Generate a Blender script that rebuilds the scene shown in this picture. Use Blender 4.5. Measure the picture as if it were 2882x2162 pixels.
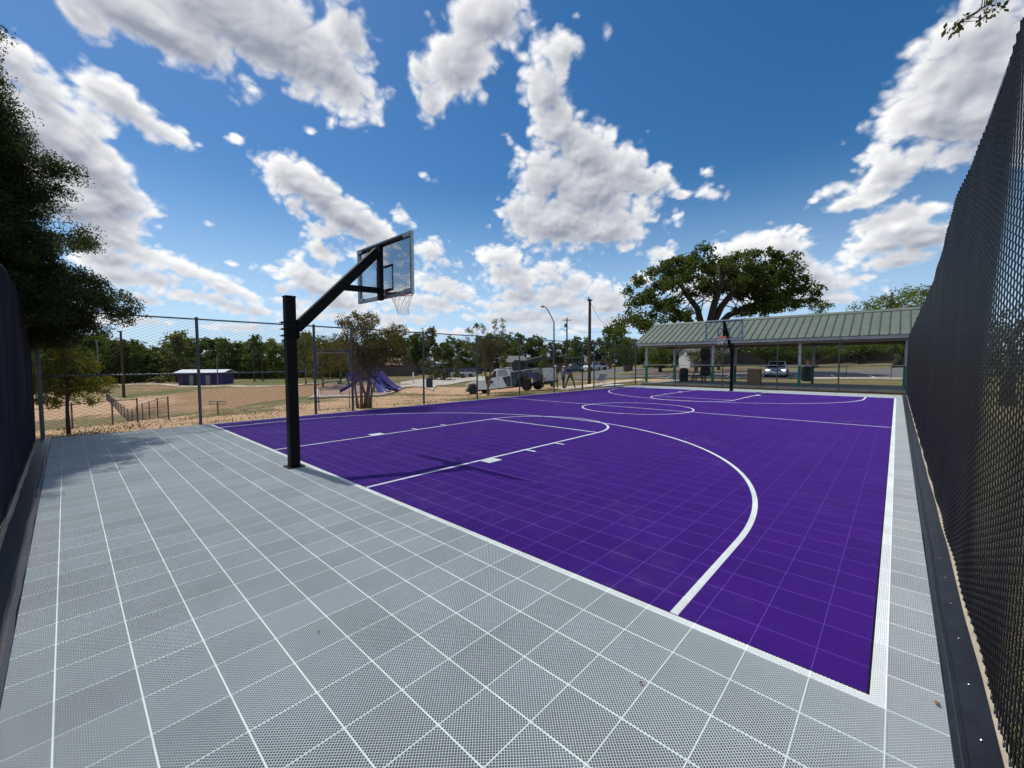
import bpy, math, random
import numpy as np
from mathutils import Vector, Matrix
random.seed(7); rng = np.random.default_rng(7)
for o in list(bpy.data.objects): bpy.data.objects.remove(o)
S = bpy.context.scene
COL = S.collection
FT = .3048
# ---------------------------------------------------------------- camera
CC = np.array([-0.016121, -2.6376483, 1.6825618])
CR = np.array([0.7327389, 0.6805049, -0.0026021])
CU = np.array([-0.0334159, 0.0397994, 0.9986488])
CF = np.array([-0.679689, 0.7316618, -0.0519023])
FPX = 1166.0978
cam = bpy.data.cameras.new('camera'); cam.sensor_width = 36; cam.lens = 36 * FPX / 2882
cam.clip_start = .02; cam.clip_end = 6000
co = bpy.data.objects.new('camera', cam); COL.objects.link(co)
co.matrix_world = Matrix([[CR[i], CU[i], -CF[i], CC[i]] for i in range(3)] + [[0, 0, 0, 1]])
S.camera = co
S.view_settings.view_transform = 'Standard'; S.view_settings.look = 'None'
S.view_settings.exposure = 0.0; S.view_settings.gamma = 1
S.render.resolution_x = 1024; S.render.resolution_y = 768
S.cycles.max_bounces = 5; S.cycles.diffuse_bounces = 3; S.cycles.glossy_bounces = 2; S.cycles.transparent_max_bounces = 8
# ---------------------------------------------------------------- sun
SUNV = Vector((-.587, -.063, 1)).normalized()
sl = bpy.data.lights.new('sun', 'SUN'); sl.energy = 4.2; sl.angle = math.radians(.5); sl.color = (1, .955, .88)
so = bpy.data.objects.new('sun', sl); COL.objects.link(so); so.rotation_euler = SUNV.to_track_quat('Z', 'Y').to_euler()
# ---------------------------------------------------------------- node helpers
def ray(x, y): return CF + CR * ((x - 1441) / FPX) - CU * ((y - 1081) / FPX)
class G:
    """small wrapper that makes math nodes quickly"""
    def __init__(s, nt): s.t = nt
    def n(s, typ, **kw):
        a = s.t.nodes.new(typ)
        for k, v in kw.items(): setattr(a, k, v)
        return a
    def put(s, sock, v):
        if isinstance(v, bpy.types.NodeSocket): s.t.links.new(v, sock)
        else: sock.default_value = v
    def m(s, op, a, b=0.0, c=0.0, clamp=False):
        q = s.n('ShaderNodeMath', operation=op, use_clamp=clamp)
        s.put(q.inputs[0], a); s.put(q.inputs[1], b); s.put(q.inputs[2], c)
        return q.outputs[0]
    def v(s, op, a, b=(0, 0, 0), scale=None):
        q = s.n('ShaderNodeVectorMath', operation=op)
        s.put(q.inputs[0], a); s.put(q.inputs[1], b)
        if scale is not None: s.put(q.inputs[3], scale)
        return q.outputs[1] if op in ('LENGTH', 'DOT_PRODUCT', 'DISTANCE') else q.outputs[0]
    def mix(s, f, a, b):
        q = s.n('ShaderNodeMix', data_type='RGBA'); s.put(q.inputs[0], f)
        s.put(q.inputs[6], a); s.put(q.inputs[7], b); return q.outputs[2]
    def ss(s, x, lo, hi, a=0.0, b=1.0):
        q = s.n('ShaderNodeMapRange', interpolation_type='SMOOTHSTEP')
        s.put(q.inputs[0], x); s.put(q.inputs[1], lo); s.put(q.inputs[2], hi); s.put(q.inputs[3], a); s.put(q.inputs[4], b)
        return q.outputs[0]
    def noise(s, vec, scale, detail=4, rough=.5, dist=0.0, col=False):
        q = s.n('ShaderNodeTexNoise'); s.put(q.inputs['Vector'], vec); s.put(q.inputs['Scale'], scale)
        q.inputs['Detail'].default_value = detail; q.inputs['Roughness'].default_value = rough; q.inputs['Distortion'].default_value = dist
        return q.outputs[1 if col else 0]
    def between(s, x, lo, hi): return s.m('MULTIPLY', s.m('GREATER_THAN', x, lo), s.m('LESS_THAN', x, hi))
def rgb(c): return (c[0], c[1], c[2], 1)
# ---------------------------------------------------------------- world: blue sky with cumulus
W = bpy.data.worlds.new('World'); S.world = W; W.use_nodes = True
wt = W.node_tree; wt.nodes.clear(); g = G(wt)
tc = g.n('ShaderNodeTexCoord'); DIR = g.v('NORMALIZE', tc.outputs['Generated'])
sky = g.n('ShaderNodeTexSky'); sky.sky_type = 'NISHITA'; sky.sun_disc = False
sky.sun_elevation = math.asin(SUNV.z); sky.sun_rotation = math.atan2(SUNV.x, SUNV.y)
sky.air_density = 1.0; sky.dust_density = .4; sky.ozone_density = 2.5
# cloud puffs: (photo x, photo y, half width, half height, rotation deg, weight) in overview pixels
CL = [
 (330,40,230,75,8,1.2),(560,60,270,110,12,1.3),(700,130,140,70,35,1),(430,120,150,50,15,.9),(755,60,70,90,0,.9),(640,205,50,28,10,.75),(735,185,55,30,30,.8),(180,30,70,40,25,.9),
 (1050,32,112,62,-5,1.1),(980,140,90,65,-15,.95),(925,220,40,55,15,.9),(905,150,45,45,0,.85),(1000,90,110,40,-20,.85),(1310,78,26,40,10,.75),(1245,32,16,14,0,.6),
 (1210,110,52,48,0,.95),(1180,195,62,75,-5,1.1),(1200,280,75,70,0,1.1),(1245,330,110,80,20,1.1),(1180,380,90,95,0,1.1),(1265,400,140,90,12,1.2),(1340,370,70,65,20,1),(1190,470,130,75,0,1.1),(1300,495,110,60,0,1.05),(1110,450,55,55,0,.95),(1395,400,55,45,25,.9),(1430,390,38,40,0,.85),(1470,420,28,14,10,.6),(1540,420,42,22,5,.75),(1525,372,25,14,-10,.55),(1380,470,40,30,0,.7),(1100,300,18,26,0,.55),
 (640,395,62,45,10,.95),(620,370,50,40,0,.9),(690,415,90,50,15,1.1),(740,455,120,52,22,1.15),(790,490,95,45,20,1.05),(870,470,45,35,30,.75),(700,500,55,28,10,.9),(640,455,45,35,20,.8),(700,545,60,30,5,.8),(790,545,70,32,0,.8),
 (240,200,62,42,15,.95),(300,250,75,38,22,.95),(360,285,60,28,25,.9),(395,300,30,15,30,.7),(430,312,16,9,0,.55),(195,260,45,40,30,.7),
 (30,130,60,60,35,1),(85,190,55,55,30,1),(60,260,120,100,30,1.2),(150,300,75,65,30,1.1),(215,360,75,60,35,1.1),(250,420,80,50,25,1.1),(150,430,140,80,0,1.2),(200,450,110,40,0,.9),(60,380,120,120,0,1.1),
 (250,520,75,35,10,.95),(310,545,80,32,18,.9),(400,580,90,32,20,.9),(480,615,85,28,20,.9),(540,640,60,22,20,.85),(300,600,120,26,3,.8),(230,560,70,30,0,.8),(320,650,45,20,15,.75),(420,640,100,22,5,.75),(560,670,110,18,0,.75),(250,500,60,20,0,.7),(190,500,50,30,20,.8),
 (590,590,38,22,10,.75),(650,590,50,30,10,.85),(610,625,45,25,0,.8),(930,545,45,38,-10,.9),(970,575,32,25,0,.75),(700,620,70,40,10,.85),(740,655,90,25,0,.8),(950,610,75,30,10,.85),(1000,640,60,25,5,.8),(930,660,130,28,3,.85),(680,680,120,20,0,.8),(840,690,200,18,0,.8),
 (1110,600,70,38,0,.95),(1190,590,75,35,0,.95),(1240,610,60,30,0,.9),(1080,550,60,28,0,.8),(1150,640,150,30,0,.9),(1300,620,40,40,20,.8),(1310,660,70,30,0,.85),(1100,685,220,22,0,.8),(1250,690,200,22,0,.8),(1330,640,35,45,10,.8),(1000,715,300,14,0,.75),
 (300,695,200,16,0,.75),(480,705,160,12,0,.7),(620,650,90,18,5,.75),(860,640,90,22,0,.8),(1060,660,90,26,0,.85),(1200,655,90,26,0,.85),(1340,690,80,20,0,.8),(760,715,120,10,0,.7),
 (1425,545,48,27,0,.9),(1410,560,30,20,0,.7),(1590,545,75,42,-10,.95),(1675,525,70,45,0,1),(1620,590,160,42,0,1),(1750,590,90,35,10,.9),(1730,560,40,25,10,.8),(1800,610,75,22,0,.85),(1850,600,30,12,0,.7),(1700,640,150,25,0,.85),(1540,620,120,40,0,.9),(1380,600,30,25,0,.7),(1780,650,100,14,0,.7),
 (1990,455,70,30,5,.9),(1930,490,85,42,-5,1),(2010,510,90,45,0,1),(1900,530,75,30,0,.9),(1985,470,30,40,0,.85),(1850,550,75,22,0,.75),(1950,560,120,25,0,.85),(1840,515,30,10,0,.5),
 (2090,60,120,90,0,1.15),(2060,150,110,80,0,1.15),(2010,230,95,65,0,1.1),(2110,250,130,110,0,1.2),(2080,330,110,50,0,.95),(1960,355,95,45,-8,1.05),(1900,400,75,35,-12,.95),(1850,430,65,20,-12,.85),(1785,415,45,18,-15,.8),(1765,430,28,10,-10,.7),(2190,120,100,140,0,1.2),(2200,300,80,100,0,1.1),(1890,340,40,30,0,.85),
 (1045,210,25,16,20,.4),(670,280,14,9,0,.4),(505,300,14,10,0,.45),(915,380,26,14,30,.45),(450,485,14,8,0,.45),(345,488,14,9,0,.55),(500,570,14,6,0,.5),(1820,310,10,14,0,.4),(1465,465,16,22,0,.5),(1325,600,10,22,0,.5),
]
for k in range(70):   # clouds the frame does not show, so that light and reflections have a whole sky
    az = math.atan2(CF[0], CF[1]) + math.pi + (random.random() - .5) * 3.9; el = random.uniform(.05, 1.25)
    CL.append(('d', (math.sin(az) * math.cos(el), math.cos(az) * math.cos(el), math.sin(el)), random.uniform(.08, .25), random.uniform(.05, .13) * (.4 + el), 0, 1))
def blob_field(w=1536, h=768):
    """smooth cover field of the clouds over the whole sky (direction -> cover), worked out here and kept as a generated image"""
    lon = (.5 - (np.arange(w) + .5) / w) * 2 * math.pi; lat = ((np.arange(h) + .5) / h - .5) * math.pi
    up = lat > -.12; la = lat[up]
    D = np.stack([np.cos(la)[:, None] * np.cos(lon)[None], np.cos(la)[:, None] * np.sin(lon)[None], np.repeat(np.sin(la)[:, None], w, 1)], -1).reshape(-1, 3).astype(np.float32)
    acc = np.full(len(D), -1.0, np.float32)
    for b in CL:
        if b[0] == 'd': c = Vector(b[1]); rx, ry, wt_ = b[2], b[3], b[5]; ang = 0
        else:
            x, y, w_, h_, ang, wt_ = b; x *= 2882 / 2211; y *= 2882 / 2211; s = 2882 / 2211 / FPX
            c = Vector(ray(x, y)); L = c.length; c.normalize(); rx, ry = w_ * s / L, h_ * s / L ** 1.3
        e1 = c.cross(Vector((0, 0, 1))).normalized(); e2 = e1.cross(c).normalized()
        a = -math.radians(ang); f1 = e1 * math.cos(a) + e2 * math.sin(a); f2 = -e1 * math.sin(a) + e2 * math.cos(a)
        cc = D @ np.array(c, np.float32); k = np.nonzero(cc > .3)[0]; d = D[k]
        u = d @ np.array(f1, np.float32) / (rx * 1.19); v = d @ np.array(f2, np.float32) / (ry * 1.19)
        val = wt_ * (1 - np.sqrt(u * u + v * v + ((1 - cc[k]) * 2) ** 2)); val = np.maximum(val, -1)
        o = acc[k]; hh = np.maximum(.12 - np.abs(o - val), 0) / .12; acc[k] = np.maximum(o, val) + hh ** 3 * .12 / 6
    img = bpy.data.images.new('cloud_cover', w, h, float_buffer=True); img.colorspace_settings.name = 'Non-Color'
    A = np.full((h, w), -1, np.float32); A[up] = acc.reshape(-1, w)
    px = np.ones((h, w, 4), np.float32); px[..., 0] = px[..., 1] = px[..., 2] = A * .25 + .5
    img.pixels.foreach_set(px.ravel()); img.update(); img.pack(); return img
grp = bpy.data.node_groups.new('cloud_density', 'ShaderNodeTree')
grp.interface.new_socket('Dir', in_out='INPUT', socket_type='NodeSocketVector')
grp.interface.new_socket('Field', in_out='INPUT', socket_type='NodeSocketFloat')
grp.interface.new_socket('Density', in_out='OUTPUT', socket_type='NodeSocketFloat')
q = G(grp); gi = q.n('NodeGroupInput'); go = q.n('NodeGroupOutput')
dz = q.n('ShaderNodeSeparateXYZ'); q.put(dz.inputs[0], gi.outputs[0])
den = q.m('MULTIPLY_ADD', q.m('MAXIMUM', dz.outputs[2], 0.0), .5, .42)
cx = q.n('ShaderNodeCombineXYZ'); [q.put(cx.inputs[i], den) for i in range(3)]
pp = q.v('DIVIDE', gi.outputs[0], cx.outputs[0])
grp.interface.new_socket('Body', in_out='OUTPUT', socket_type='NodeSocketFloat')
n1 = q.noise(pp, 4.2, 10, .60, .1)
n0 = q.noise(pp, 4.2, 1.5, .5, .1)
vor = q.n('ShaderNodeTexVoronoi', feature='F1'); q.put(vor.inputs['Vector'], q.v('ADD', pp, q.v('SCALE', q.noise(pp, 9, 3, .5, 0, True), scale=.10)))
vor.inputs['Scale'].default_value = 19; vor.inputs['Detail'].default_value = 1
bil = q.m('SUBTRACT', .45, vor.outputs['Distance'])
dd = q.m('MULTIPLY_ADD', q.m('SUBTRACT', n1, .5), 1.9, gi.outputs[1])
q.put(go.inputs[0], q.m('ADD', q.m('MULTIPLY_ADD', bil, .50, dd), .0))
bd = q.m('MULTIPLY_ADD', q.m('SUBTRACT', n0, .5), .75, gi.outputs[1])
q.put(go.inputs[1], q.m('MULTIPLY_ADD', bil, .14, bd))
cimg = blob_field()
def dens(d):
    e = g.n('ShaderNodeTexEnvironment'); e.image = cimg; e.interpolation = 'Linear'; g.put(e.inputs[0], d)
    a = g.n('ShaderNodeGroup'); a.node_tree = grp; g.put(a.inputs[0], d); g.put(a.inputs[1], g.m('MULTIPLY_ADD', e.outputs[0], 4, -2)); return a.outputs
DA, BA = dens(DIR)
_, BB = dens(g.v('NORMALIZE', g.v('ADD', DIR, tuple(SUNV * .045))))       # nearer to the sun: relief of the puffs
DC, _ = dens(g.v('NORMALIZE', g.v('ADD', DIR, tuple(SUNV * .012))))
alpha = g.ss(DA, -.02, .46)
thick = g.ss(BA, .14, .80)
rel = g.m('ADD', g.m('MULTIPLY', g.m('SUBTRACT', BA, BB), .6), g.m('MULTIPLY', g.m('SUBTRACT', DA, DC), .40))
lit = g.m('ADD', g.m('MULTIPLY_ADD', thick, -.80, 1.02), rel, clamp=True)
ccol = g.mix(lit, (.34, .37, .46, 1), (1.10, 1.10, 1.10, 1))
sepd = g.n('ShaderNodeSeparateXYZ'); g.put(sepd.inputs[0], DIR)
haze = g.ss(sepd.outputs[2], 0.0, .22, 1.0, 0.0)
ccol = g.mix(g.m('MULTIPLY', haze, .35), ccol, (.62, .74, .92, 1))
cb = g.n('ShaderNodeBackground'); g.put(cb.inputs[0], ccol); cb.inputs[1].default_value = .92
sb = g.n('ShaderNodeBackground')
skc = g.n('ShaderNodeHueSaturation'); g.put(skc.inputs['Color'], sky.outputs[0]); skc.inputs['Saturation'].default_value = 1.36
g.put(sb.inputs[0], g.mix(g.m('MULTIPLY', g.ss(sepd.outputs[2], -.02, .40, 1.0, 0.0), .75), skc.outputs[0], (5.6, 8.0, 11.0, 1))); sb.inputs[1].default_value = .098
ms = g.n('ShaderNodeMixShader'); g.put(ms.inputs[0], alpha); g.put(ms.inputs[1], sb.outputs[0]); g.put(ms.inputs[2], cb.outputs[0])
wo = g.n('ShaderNodeOutputWorld'); g.put(wo.inputs[0], ms.outputs[0])
W.cycles.sampling_method = 'MANUAL'; W.cycles.sample_map_resolution = 256
# ---------------------------------------------------------------- materials
MATS = {}
def mat(name, c, c2=None, rough=.7, metal=0, scale=6, bump=0, bscale=40, spec=.5, detail=5, coat=0, emis=None):
    if name in MATS: return MATS[name]
    m = bpy.data.materials.new(name); m.use_nodes = True; nt = m.node_tree; a = G(nt); b = nt.nodes['Principled BSDF']
    t = a.n('ShaderNodeTexCoord'); o = t.outputs['Object']
    if c2 is None: c2 = tuple(x * .78 for x in c)
    f = a.ss(a.noise(o, scale, detail, .6), .35, .65)
    a.put(b.inputs['Base Color'], a.mix(f, rgb(c), rgb(c2)))
    b.inputs['Roughness'].default_value = rough; b.inputs['Metallic'].default_value = metal
    b.inputs['Specular IOR Level'].default_value = spec; b.inputs['Coat Weight'].default_value = coat
    if emis: b.inputs['Emission Color'].default_value = rgb(emis[0]); b.inputs['Emission Strength'].default_value = emis[1]
    if bump:
        bn = a.n('ShaderNodeBump'); bn.inputs['Strength'].default_value = bump; bn.inputs['Distance'].default_value = .02
        a.put(bn.inputs['Height'], a.noise(o, bscale, 4, .6)); a.put(b.inputs['Normal'], bn.outputs[0])
    MATS[name] = m; return m
def leaf_mat(name, cols, trans=.35):
    if name in MATS: return MATS[name]
    m = bpy.data.materials.new(name); m.use_nodes = True; nt = m.node_tree; a = G(nt); nt.nodes.clear()
    gg = a.n('ShaderNodeNewGeometry'); r = a.n('ShaderNodeValToRGB'); oi = a.n('ShaderNodeObjectInfo')
    tt = a.n('ShaderNodeTexCoord')
    f = a.m('ADD', a.m('MULTIPLY', gg.outputs['Random Per Island'], .6), a.m('MULTIPLY', a.noise(tt.outputs['Object'], .8, 3), .4))
    a.put(r.inputs[0], a.m('ADD', f, a.m('MULTIPLY_ADD', oi.outputs['Random'], .16, -.08)))
    e = r.color_ramp.elements
    e[0].position = .2; e[0].color = rgb(cols[0]); e[1].position = .8; e[1].color = rgb(cols[-1])
    for i, c in enumerate(cols[1:-1]):
        x = e.new(.2 + .6 * (i + 1) / (len(cols) - 1)); x.color = rgb(c)
    d = a.n('ShaderNodeBsdfPrincipled'); d.inputs['Roughness'].default_value = .7; d.inputs['Specular IOR Level'].default_value = .12
    a.put(d.inputs['Base Color'], r.outputs[0])
    tr = a.n('ShaderNodeBsdfTranslucent'); a.put(tr.inputs[0], a.mix(.5, r.outputs[0], (.16, .2, .02, 1)))
    mx = a.n('ShaderNodeMixShader'); mx.inputs[0].default_value = trans
    a.put(mx.inputs[1], d.outputs[0]); a.put(mx.inputs[2], tr.outputs[0])
    o = a.n('ShaderNodeOutputMaterial'); a.put(o.inputs[0], mx.outputs[0])
    MATS[name] = m; return m
# ---------------------------------------------------------------- object helpers
def tag(o, label=None, cat=None, group=None, kind=None):
    if label: o['label'] = label
    if cat: o['category'] = cat
    if group: o['group'] = group
    if kind: o['kind'] = kind
    return o
def empty(name, loc, rz=0, label=None, cat=None, group=None, matrix=None):
    o = bpy.data.objects.new(name, None); COL.objects.link(o); o.empty_display_size = .2
    if matrix is not None: o.matrix_world = matrix
    else: o.location = loc; o.rotation_euler.z = rz
    return tag(o, label, cat, group)
class MB:
    def __init__(s): s.v = []; s.f = []; s.mi = []; s.cur = 0
    def add(s, vs, fs):
        n = len(s.v); s.v += [tuple(map(float, p)) for p in vs]; s.f += [tuple(n + i for i in f) for f in fs]; s.mi += [s.cur] * len(fs); return s
    def box(s, c, d, rz=0, M=None, taper=1, taper_y=None):
        x, y, z = d[0] / 2, d[1] / 2, d[2] / 2; ty = taper if taper_y is None else taper_y; vs = []
        for sz, k, ky in ((-1, 1, 1), (1, taper, ty)):
            for sx, sy in ((-1, -1), (1, -1), (1, 1), (-1, 1)): vs.append(Vector((sx * x * k, sy * y * ky, sz * z)))
        R = Matrix.Rotation(rz, 3, 'Z') if M is None else M
        vs = [R @ p + Vector(c) for p in vs]
        return s.add(vs, [(0, 3, 2, 1), (4, 5, 6, 7), (0, 1, 5, 4), (1, 2, 6, 5), (2, 3, 7, 6), (3, 0, 4, 7)])
    def tube(s, p, r, n=8, cap=True, closed=False):
        p = [Vector(q) for q in p]; k = len(p); r = [r] * k if isinstance(r, (int, float)) else r
        vs = []; ref = None
        for i in range(k):
            if closed: t = (p[(i + 1) % k] - p[i - 1])
            else: t = p[min(i + 1, k - 1)] - p[max(i - 1, 0)]
            t = t.normalized() if t.length > 1e-9 else Vector((0, 0, 1))
            if ref is None: ref = Vector((0, 0, 1)) if abs(t.z) < .9 else Vector((1, 0, 0))
            a = t.cross(ref)
            if a.length < 1e-4: a = t.cross(Vector((.3, .8, .5)))
            a.normalize(); b = t.cross(a); ref = b.cross(t) * -1 if False else ref
            for j in range(n):
                w = 2 * math.pi * j / n; vs.append(p[i] + (a * math.cos(w) + b * math.sin(w)) * r[i])
        fs = []
        for i in range(k if closed else k - 1):
            for j in range(n):
                A = i * n + j; B = i * n + (j + 1) % n; D = ((i + 1) % k) * n + j; E_ = ((i + 1) % k) * n + (j + 1) % n
                fs.append((A, B, E_, D))
        if cap and not closed: fs += [tuple(range(n))[::-1], tuple(range((k - 1) * n, k * n))]
        return s.add(vs, fs)
    def lathe(s, prof, c=(0, 0, 0), n=24, axis='Z'):
        vs = []
        for (r, h) in prof:
            for j in range(n):
                w = 2 * math.pi * j / n
                q = (r * math.cos(w), r * math.sin(w), h)
                if axis == 'Y': q = (q[0], q[2], q[1])
                if axis == 'X': q = (q[2], q[0], q[1])
                vs.append((c[0] + q[0], c[1] + q[1], c[2] + q[2]))
        fs = []
        for i in range(len(prof) - 1):
            for j in range(n): fs.append((i * n + j, i * n + (j + 1) % n, (i + 1) * n + (j + 1) % n, (i + 1) * n + j))
        fs += [tuple(range(n))[::-1], tuple(range((len(prof) - 1) * n, len(prof) * n))]
        return s.add(vs, fs)
    def prism(s, poly, a, b):
        """poly: list of 3D points; extruded by vector b starting offset a"""
        a = Vector(a); b = Vector(b); n = len(poly); P = [Vector(q) + a for q in poly]
        return s.add(P + [q + b for q in P], [tuple(range(n))[::-1], tuple(range(n, 2 * n))] + [(i, (i + 1) % n, n + (i + 1) % n, n + i) for i in range(n)])
    def build(s, name, mats, parent=None, smooth=False, bevel=0):
        me = bpy.data.meshes.new(name); me.from_pydata(s.v, [], s.f)
        for m in (mats if isinstance(mats, (list, tuple)) else [mats]): me.materials.append(m)
        if any(s.mi): me.polygons.foreach_set('material_index', s.mi)
        if smooth: me.polygons.foreach_set('use_smooth', [True] * len(me.polygons))
        me.validate(); me.update(); o = bpy.data.objects.new(name, me); COL.objects.link(o)
        if parent: o.parent = parent
        if bevel:
            bv = o.modifiers.new('bevel', 'BEVEL'); bv.width = bevel; bv.segments = 2; bv.limit_method = 'ANGLE'
        return o
def np_mesh(name, V, F, mats, parent=None, mi=None, smooth=False):
    me = bpy.data.meshes.new(name); V = np.asarray(V, np.float32); F = np.asarray(F, np.int32); k = F.shape[1]
    me.vertices.add(len(V)); me.vertices.foreach_set('co', V.ravel())
    me.loops.add(F.size); me.loops.foreach_set('vertex_index', F.ravel())
    me.polygons.add(len(F)); me.polygons.foreach_set('loop_start', np.arange(0, F.size, k, dtype=np.int32))
    for m in (mats if isinstance(mats, (list, tuple)) else [mats]): me.materials.append(m)
    if mi is not None: me.polygons.foreach_set('material_index', np.asarray(mi, np.int32))
    me.update(calc_edges=True)
    if smooth: me.polygons.foreach_set('use_smooth', np.ones(len(F), bool))
    o = bpy.data.objects.new(name, me); COL.objects.link(o)
    if parent: o.parent = parent
    return o
def copy_tree(o, parent=None):
    c = o.copy(); COL.objects.link(c); c.parent = parent
    for ch in list(o.children): copy_tree(ch, c)
    return c
# ---------------------------------------------------------------- picture point -> world point
def ov(x, y): return x * 2882 / 2211, y * 2882 / 2211
def z1(x, y): return x / 3.568, 820 + y / 3.568
def z2(x, y): return 600 + x / 3.568, 820 + y / 3.568
def z3(x, y): return 1200 + x / 3.568, 820 + y / 3.568
def z4(x, y): return 1760 + x / 3.568, 820 + y / 3.568
def z5(x, y): return 2260 + x / 3.556, 760 + y / 3.556
def z6(x, y): return 1540 + x / 9.217, 1000 + y / 9.217
def P(q, D): return CC + ray(*q) * D
# ---------------------------------------------------------------- terrain
WX, NY, SY, EX = -14.104, 26.51, -3.16, .386      # fence planes
ctl = []
for x in (-14.3, -10, -5, .6):
    for y in (-3.5, 0, 6, 12, 18, 24, 26.6): ctl.append((x, y, -.03))
ctl += [(-14.3, y, -.03) for y in (-1, 3, 9, 15, 21)]
def cpt(q, D): p = P(q, D); ctl.append(tuple(p))
for q_, D in [((317,1197),25),((474,1181),29),((300,1127),45.6),((150,1200),24),((474,1083),75),((617,1083),75),((60,1150),40),((308,1085),80),((600,1090),58),((712,1066),88),
    ((869,1122),28),((908,1079),50),((1076,1106),36),((1208,1092),44),((1290,1063),88),((1240,1053),105),((1343,1115),33.5),((1481,1100),30.5),((1590,1095),32.4),
    ((1658,1081),40),((1732,1066),48),((1560,1078),42),((1844,1061),42),((2050,1061),42),((2400,1068),36),((2400,1038),52),((2400,1023),62),((2100,1032),58),((1950,1036),60),((1700,1045),70),((1560,1048),85),((650,1140),36),((750,1130),33),((1020,1075),56)]: cpt(q_, D)
ctl += [(8, y, -.05) for y in (-3, 5, 15, 26)] + [(20, 0, -.3), (20, 20, -.1), (-14, -15, -.4), (0, -20, -.3), (-30, -20, -2.4), (20, 60, 1.6), (-20, 120, 2), (30, 120, 3), (-120, 60, -2), (-120, -20, -3), (-80, 110, 0), (-60, -50, -3), (40, -40, -.5), (5, 33, .05), (-15, 30, .02), (-6, 33, .05)]
ctl = np.array(ctl); _d = np.linalg.norm(ctl[:, None, :2] - ctl[None, :, :2], axis=2)
_n = len(ctl); _A = np.zeros((_n + 3, _n + 3)); _A[:_n, :_n] = _d + np.eye(_n) * -.4; _A[:_n, _n] = 1; _A[:_n, _n + 1:] = ctl[:, :2]; _A[_n:, :_n] = _A[:_n, _n:].T
_w = np.linalg.solve(_A, np.append(ctl[:, 2], [0, 0, 0]))
def smooth(t): t = np.clip(t, 0, 1); return t * t * (3 - 2 * t)
def T(x, y):
    x = np.atleast_1d(np.asarray(x, float)); y = np.atleast_1d(np.asarray(y, float))
    d = np.sqrt((x[:, None] - ctl[None, :, 0]) ** 2 + (y[:, None] - ctl[None, :, 1]) ** 2)
    z = d @ _w[:_n] + _w[_n] + x * _w[_n + 1] + y * _w[_n + 2]
    r = np.hypot(x + 20, y - 30); far = smooth((r - 110) / 90); z = z * (1 - far) + (-1.0) * far
    z += .03 * np.sin(x * .9 + y * .3) * np.sin(y * .7 - x * .2) * smooth((np.maximum(np.maximum(-15 - x, x - 1), np.maximum(y - 27.5, -4 - y))) / 3)
    e = np.maximum(np.maximum(WX - .3 - x, x - .9), np.maximum(SY - .4 - y, y - 27.2)); k = smooth(e / 2.5)
    return z * k + (-.035) * (1 - k)
def T1(x, y): return float(T(x, y)[0])
def Gt(q, dz=0):
    """where the sight line through a photo point meets the terrain"""
    d = ray(*q); t = np.linspace(14, 160, 1200); p = CC[None] + d[None] * t[:, None]
    h = p[:, 2] - T(p[:, 0], p[:, 1]) - dz; i = np.argmax(h < 0)
    if h[i] >= 0: i = len(t) - 1
    a, b = t[max(i - 1, 0)], t[i]
    u = h[max(i - 1, 0)] / max(1e-9, h[max(i - 1, 0)] - h[i]); return CC + d * (a + (b - a) * min(max(u, 0), 1))
def onX(q, X): d = ray(*q); return CC + d * ((X - CC[0]) / d[0])
def onY(q, Y): d = ray(*q); return CC + d * ((Y - CC[1]) / d[1])
def at(q, D):   # ground point straight below the sight line at depth D
    p = P(q, D); return Vector((p[0], p[1], T1(p[0], p[1])))
YAW = math.atan2(CF[1], CF[0])
# ================================================================ GROUND
def axis(lo, hi, a, b, fine, mx):
    c = list(np.arange(a, b + fine / 2, fine)); s = fine; x = b
    while x < hi: s = min(s * 1.18, mx); x += s; c.append(x)
    s = fine; x = a; pre = []
    while x > lo: s = min(s * 1.18, mx); x -= s; pre.append(x)
    return np.array(pre[::-1] + c)
gx = axis(-2500, 2500, -48, 4, .6, 260); gy = axis(-1800, 2800, -8, 44, .6, 260)
X, Y = np.meshgrid(gx, gy); X = X.ravel(); Y = Y.ravel()
Z = np.concatenate([T(X[i:i + 20000], Y[i:i + 20000]) for i in range(0, len(X), 20000)])
nx, ny = len(gx), len(gy)
idx = np.arange(nx * ny).reshape(ny, nx)
F = np.stack([idx[:-1, :-1], idx[:-1, 1:], idx[1:, 1:], idx[1:, :-1]], -1).reshape(-1, 4)
# how sandy / reddish / green each place is
sand = np.zeros(len(X)); red = np.zeros(len(X)); green = np.zeros(len(X))
def zone(arr, q, rx, ry, v, ang=0):
    p = Gt(q); c, s = math.cos(ang), math.sin(ang); dx, dy = X - p[0], Y - p[1]
    u = (dx * c + dy * s) / rx; w = (-dx * s + dy * c) / ry
    arr += v * np.exp(-(u * u + w * w) ** 2 * .7)
wd = WX - X
sand += np.exp(-((wd - 1.2) / 2.6) ** 2) * (Y < 9) * 1.1 + .25 * smooth(wd / 10) * (Y < 6)
for q_, rx, ry, v in [(z2(2000,1060),5,4,1.2),(z3(200,1000),6,4,1.3),(z3(100,1060),4,2.5,.8),(z3(800,1000),5,2,1.0),(z3(1100,960),3,2,.7),(z2(1700,1120),4,2,.8),(z2(1200,1130),4,2,.9),(z1(500,1230),6,5,.9),(z1(900,1150),8,5,.9),(z1(1200,1330),6,2,.8),(z3(1900,900),8,1.5,.7),(z3(2100,940),3,2,.4),(z4(100,900),3,1.5,.8)]: zone(sand, q_, rx, ry, v)
for q_, rx, ry, v in [(z1(2000,1080),12,9,1),(z2(300,1010),11,7,1.1),(z1(1900,950),12,8,.7),(z2(500,1000),7,5,.6),(z2(200,860),18,14,.8),(z2(300,1080),8,4,.8)]: zone(red, q_, rx, ry, v)
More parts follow.
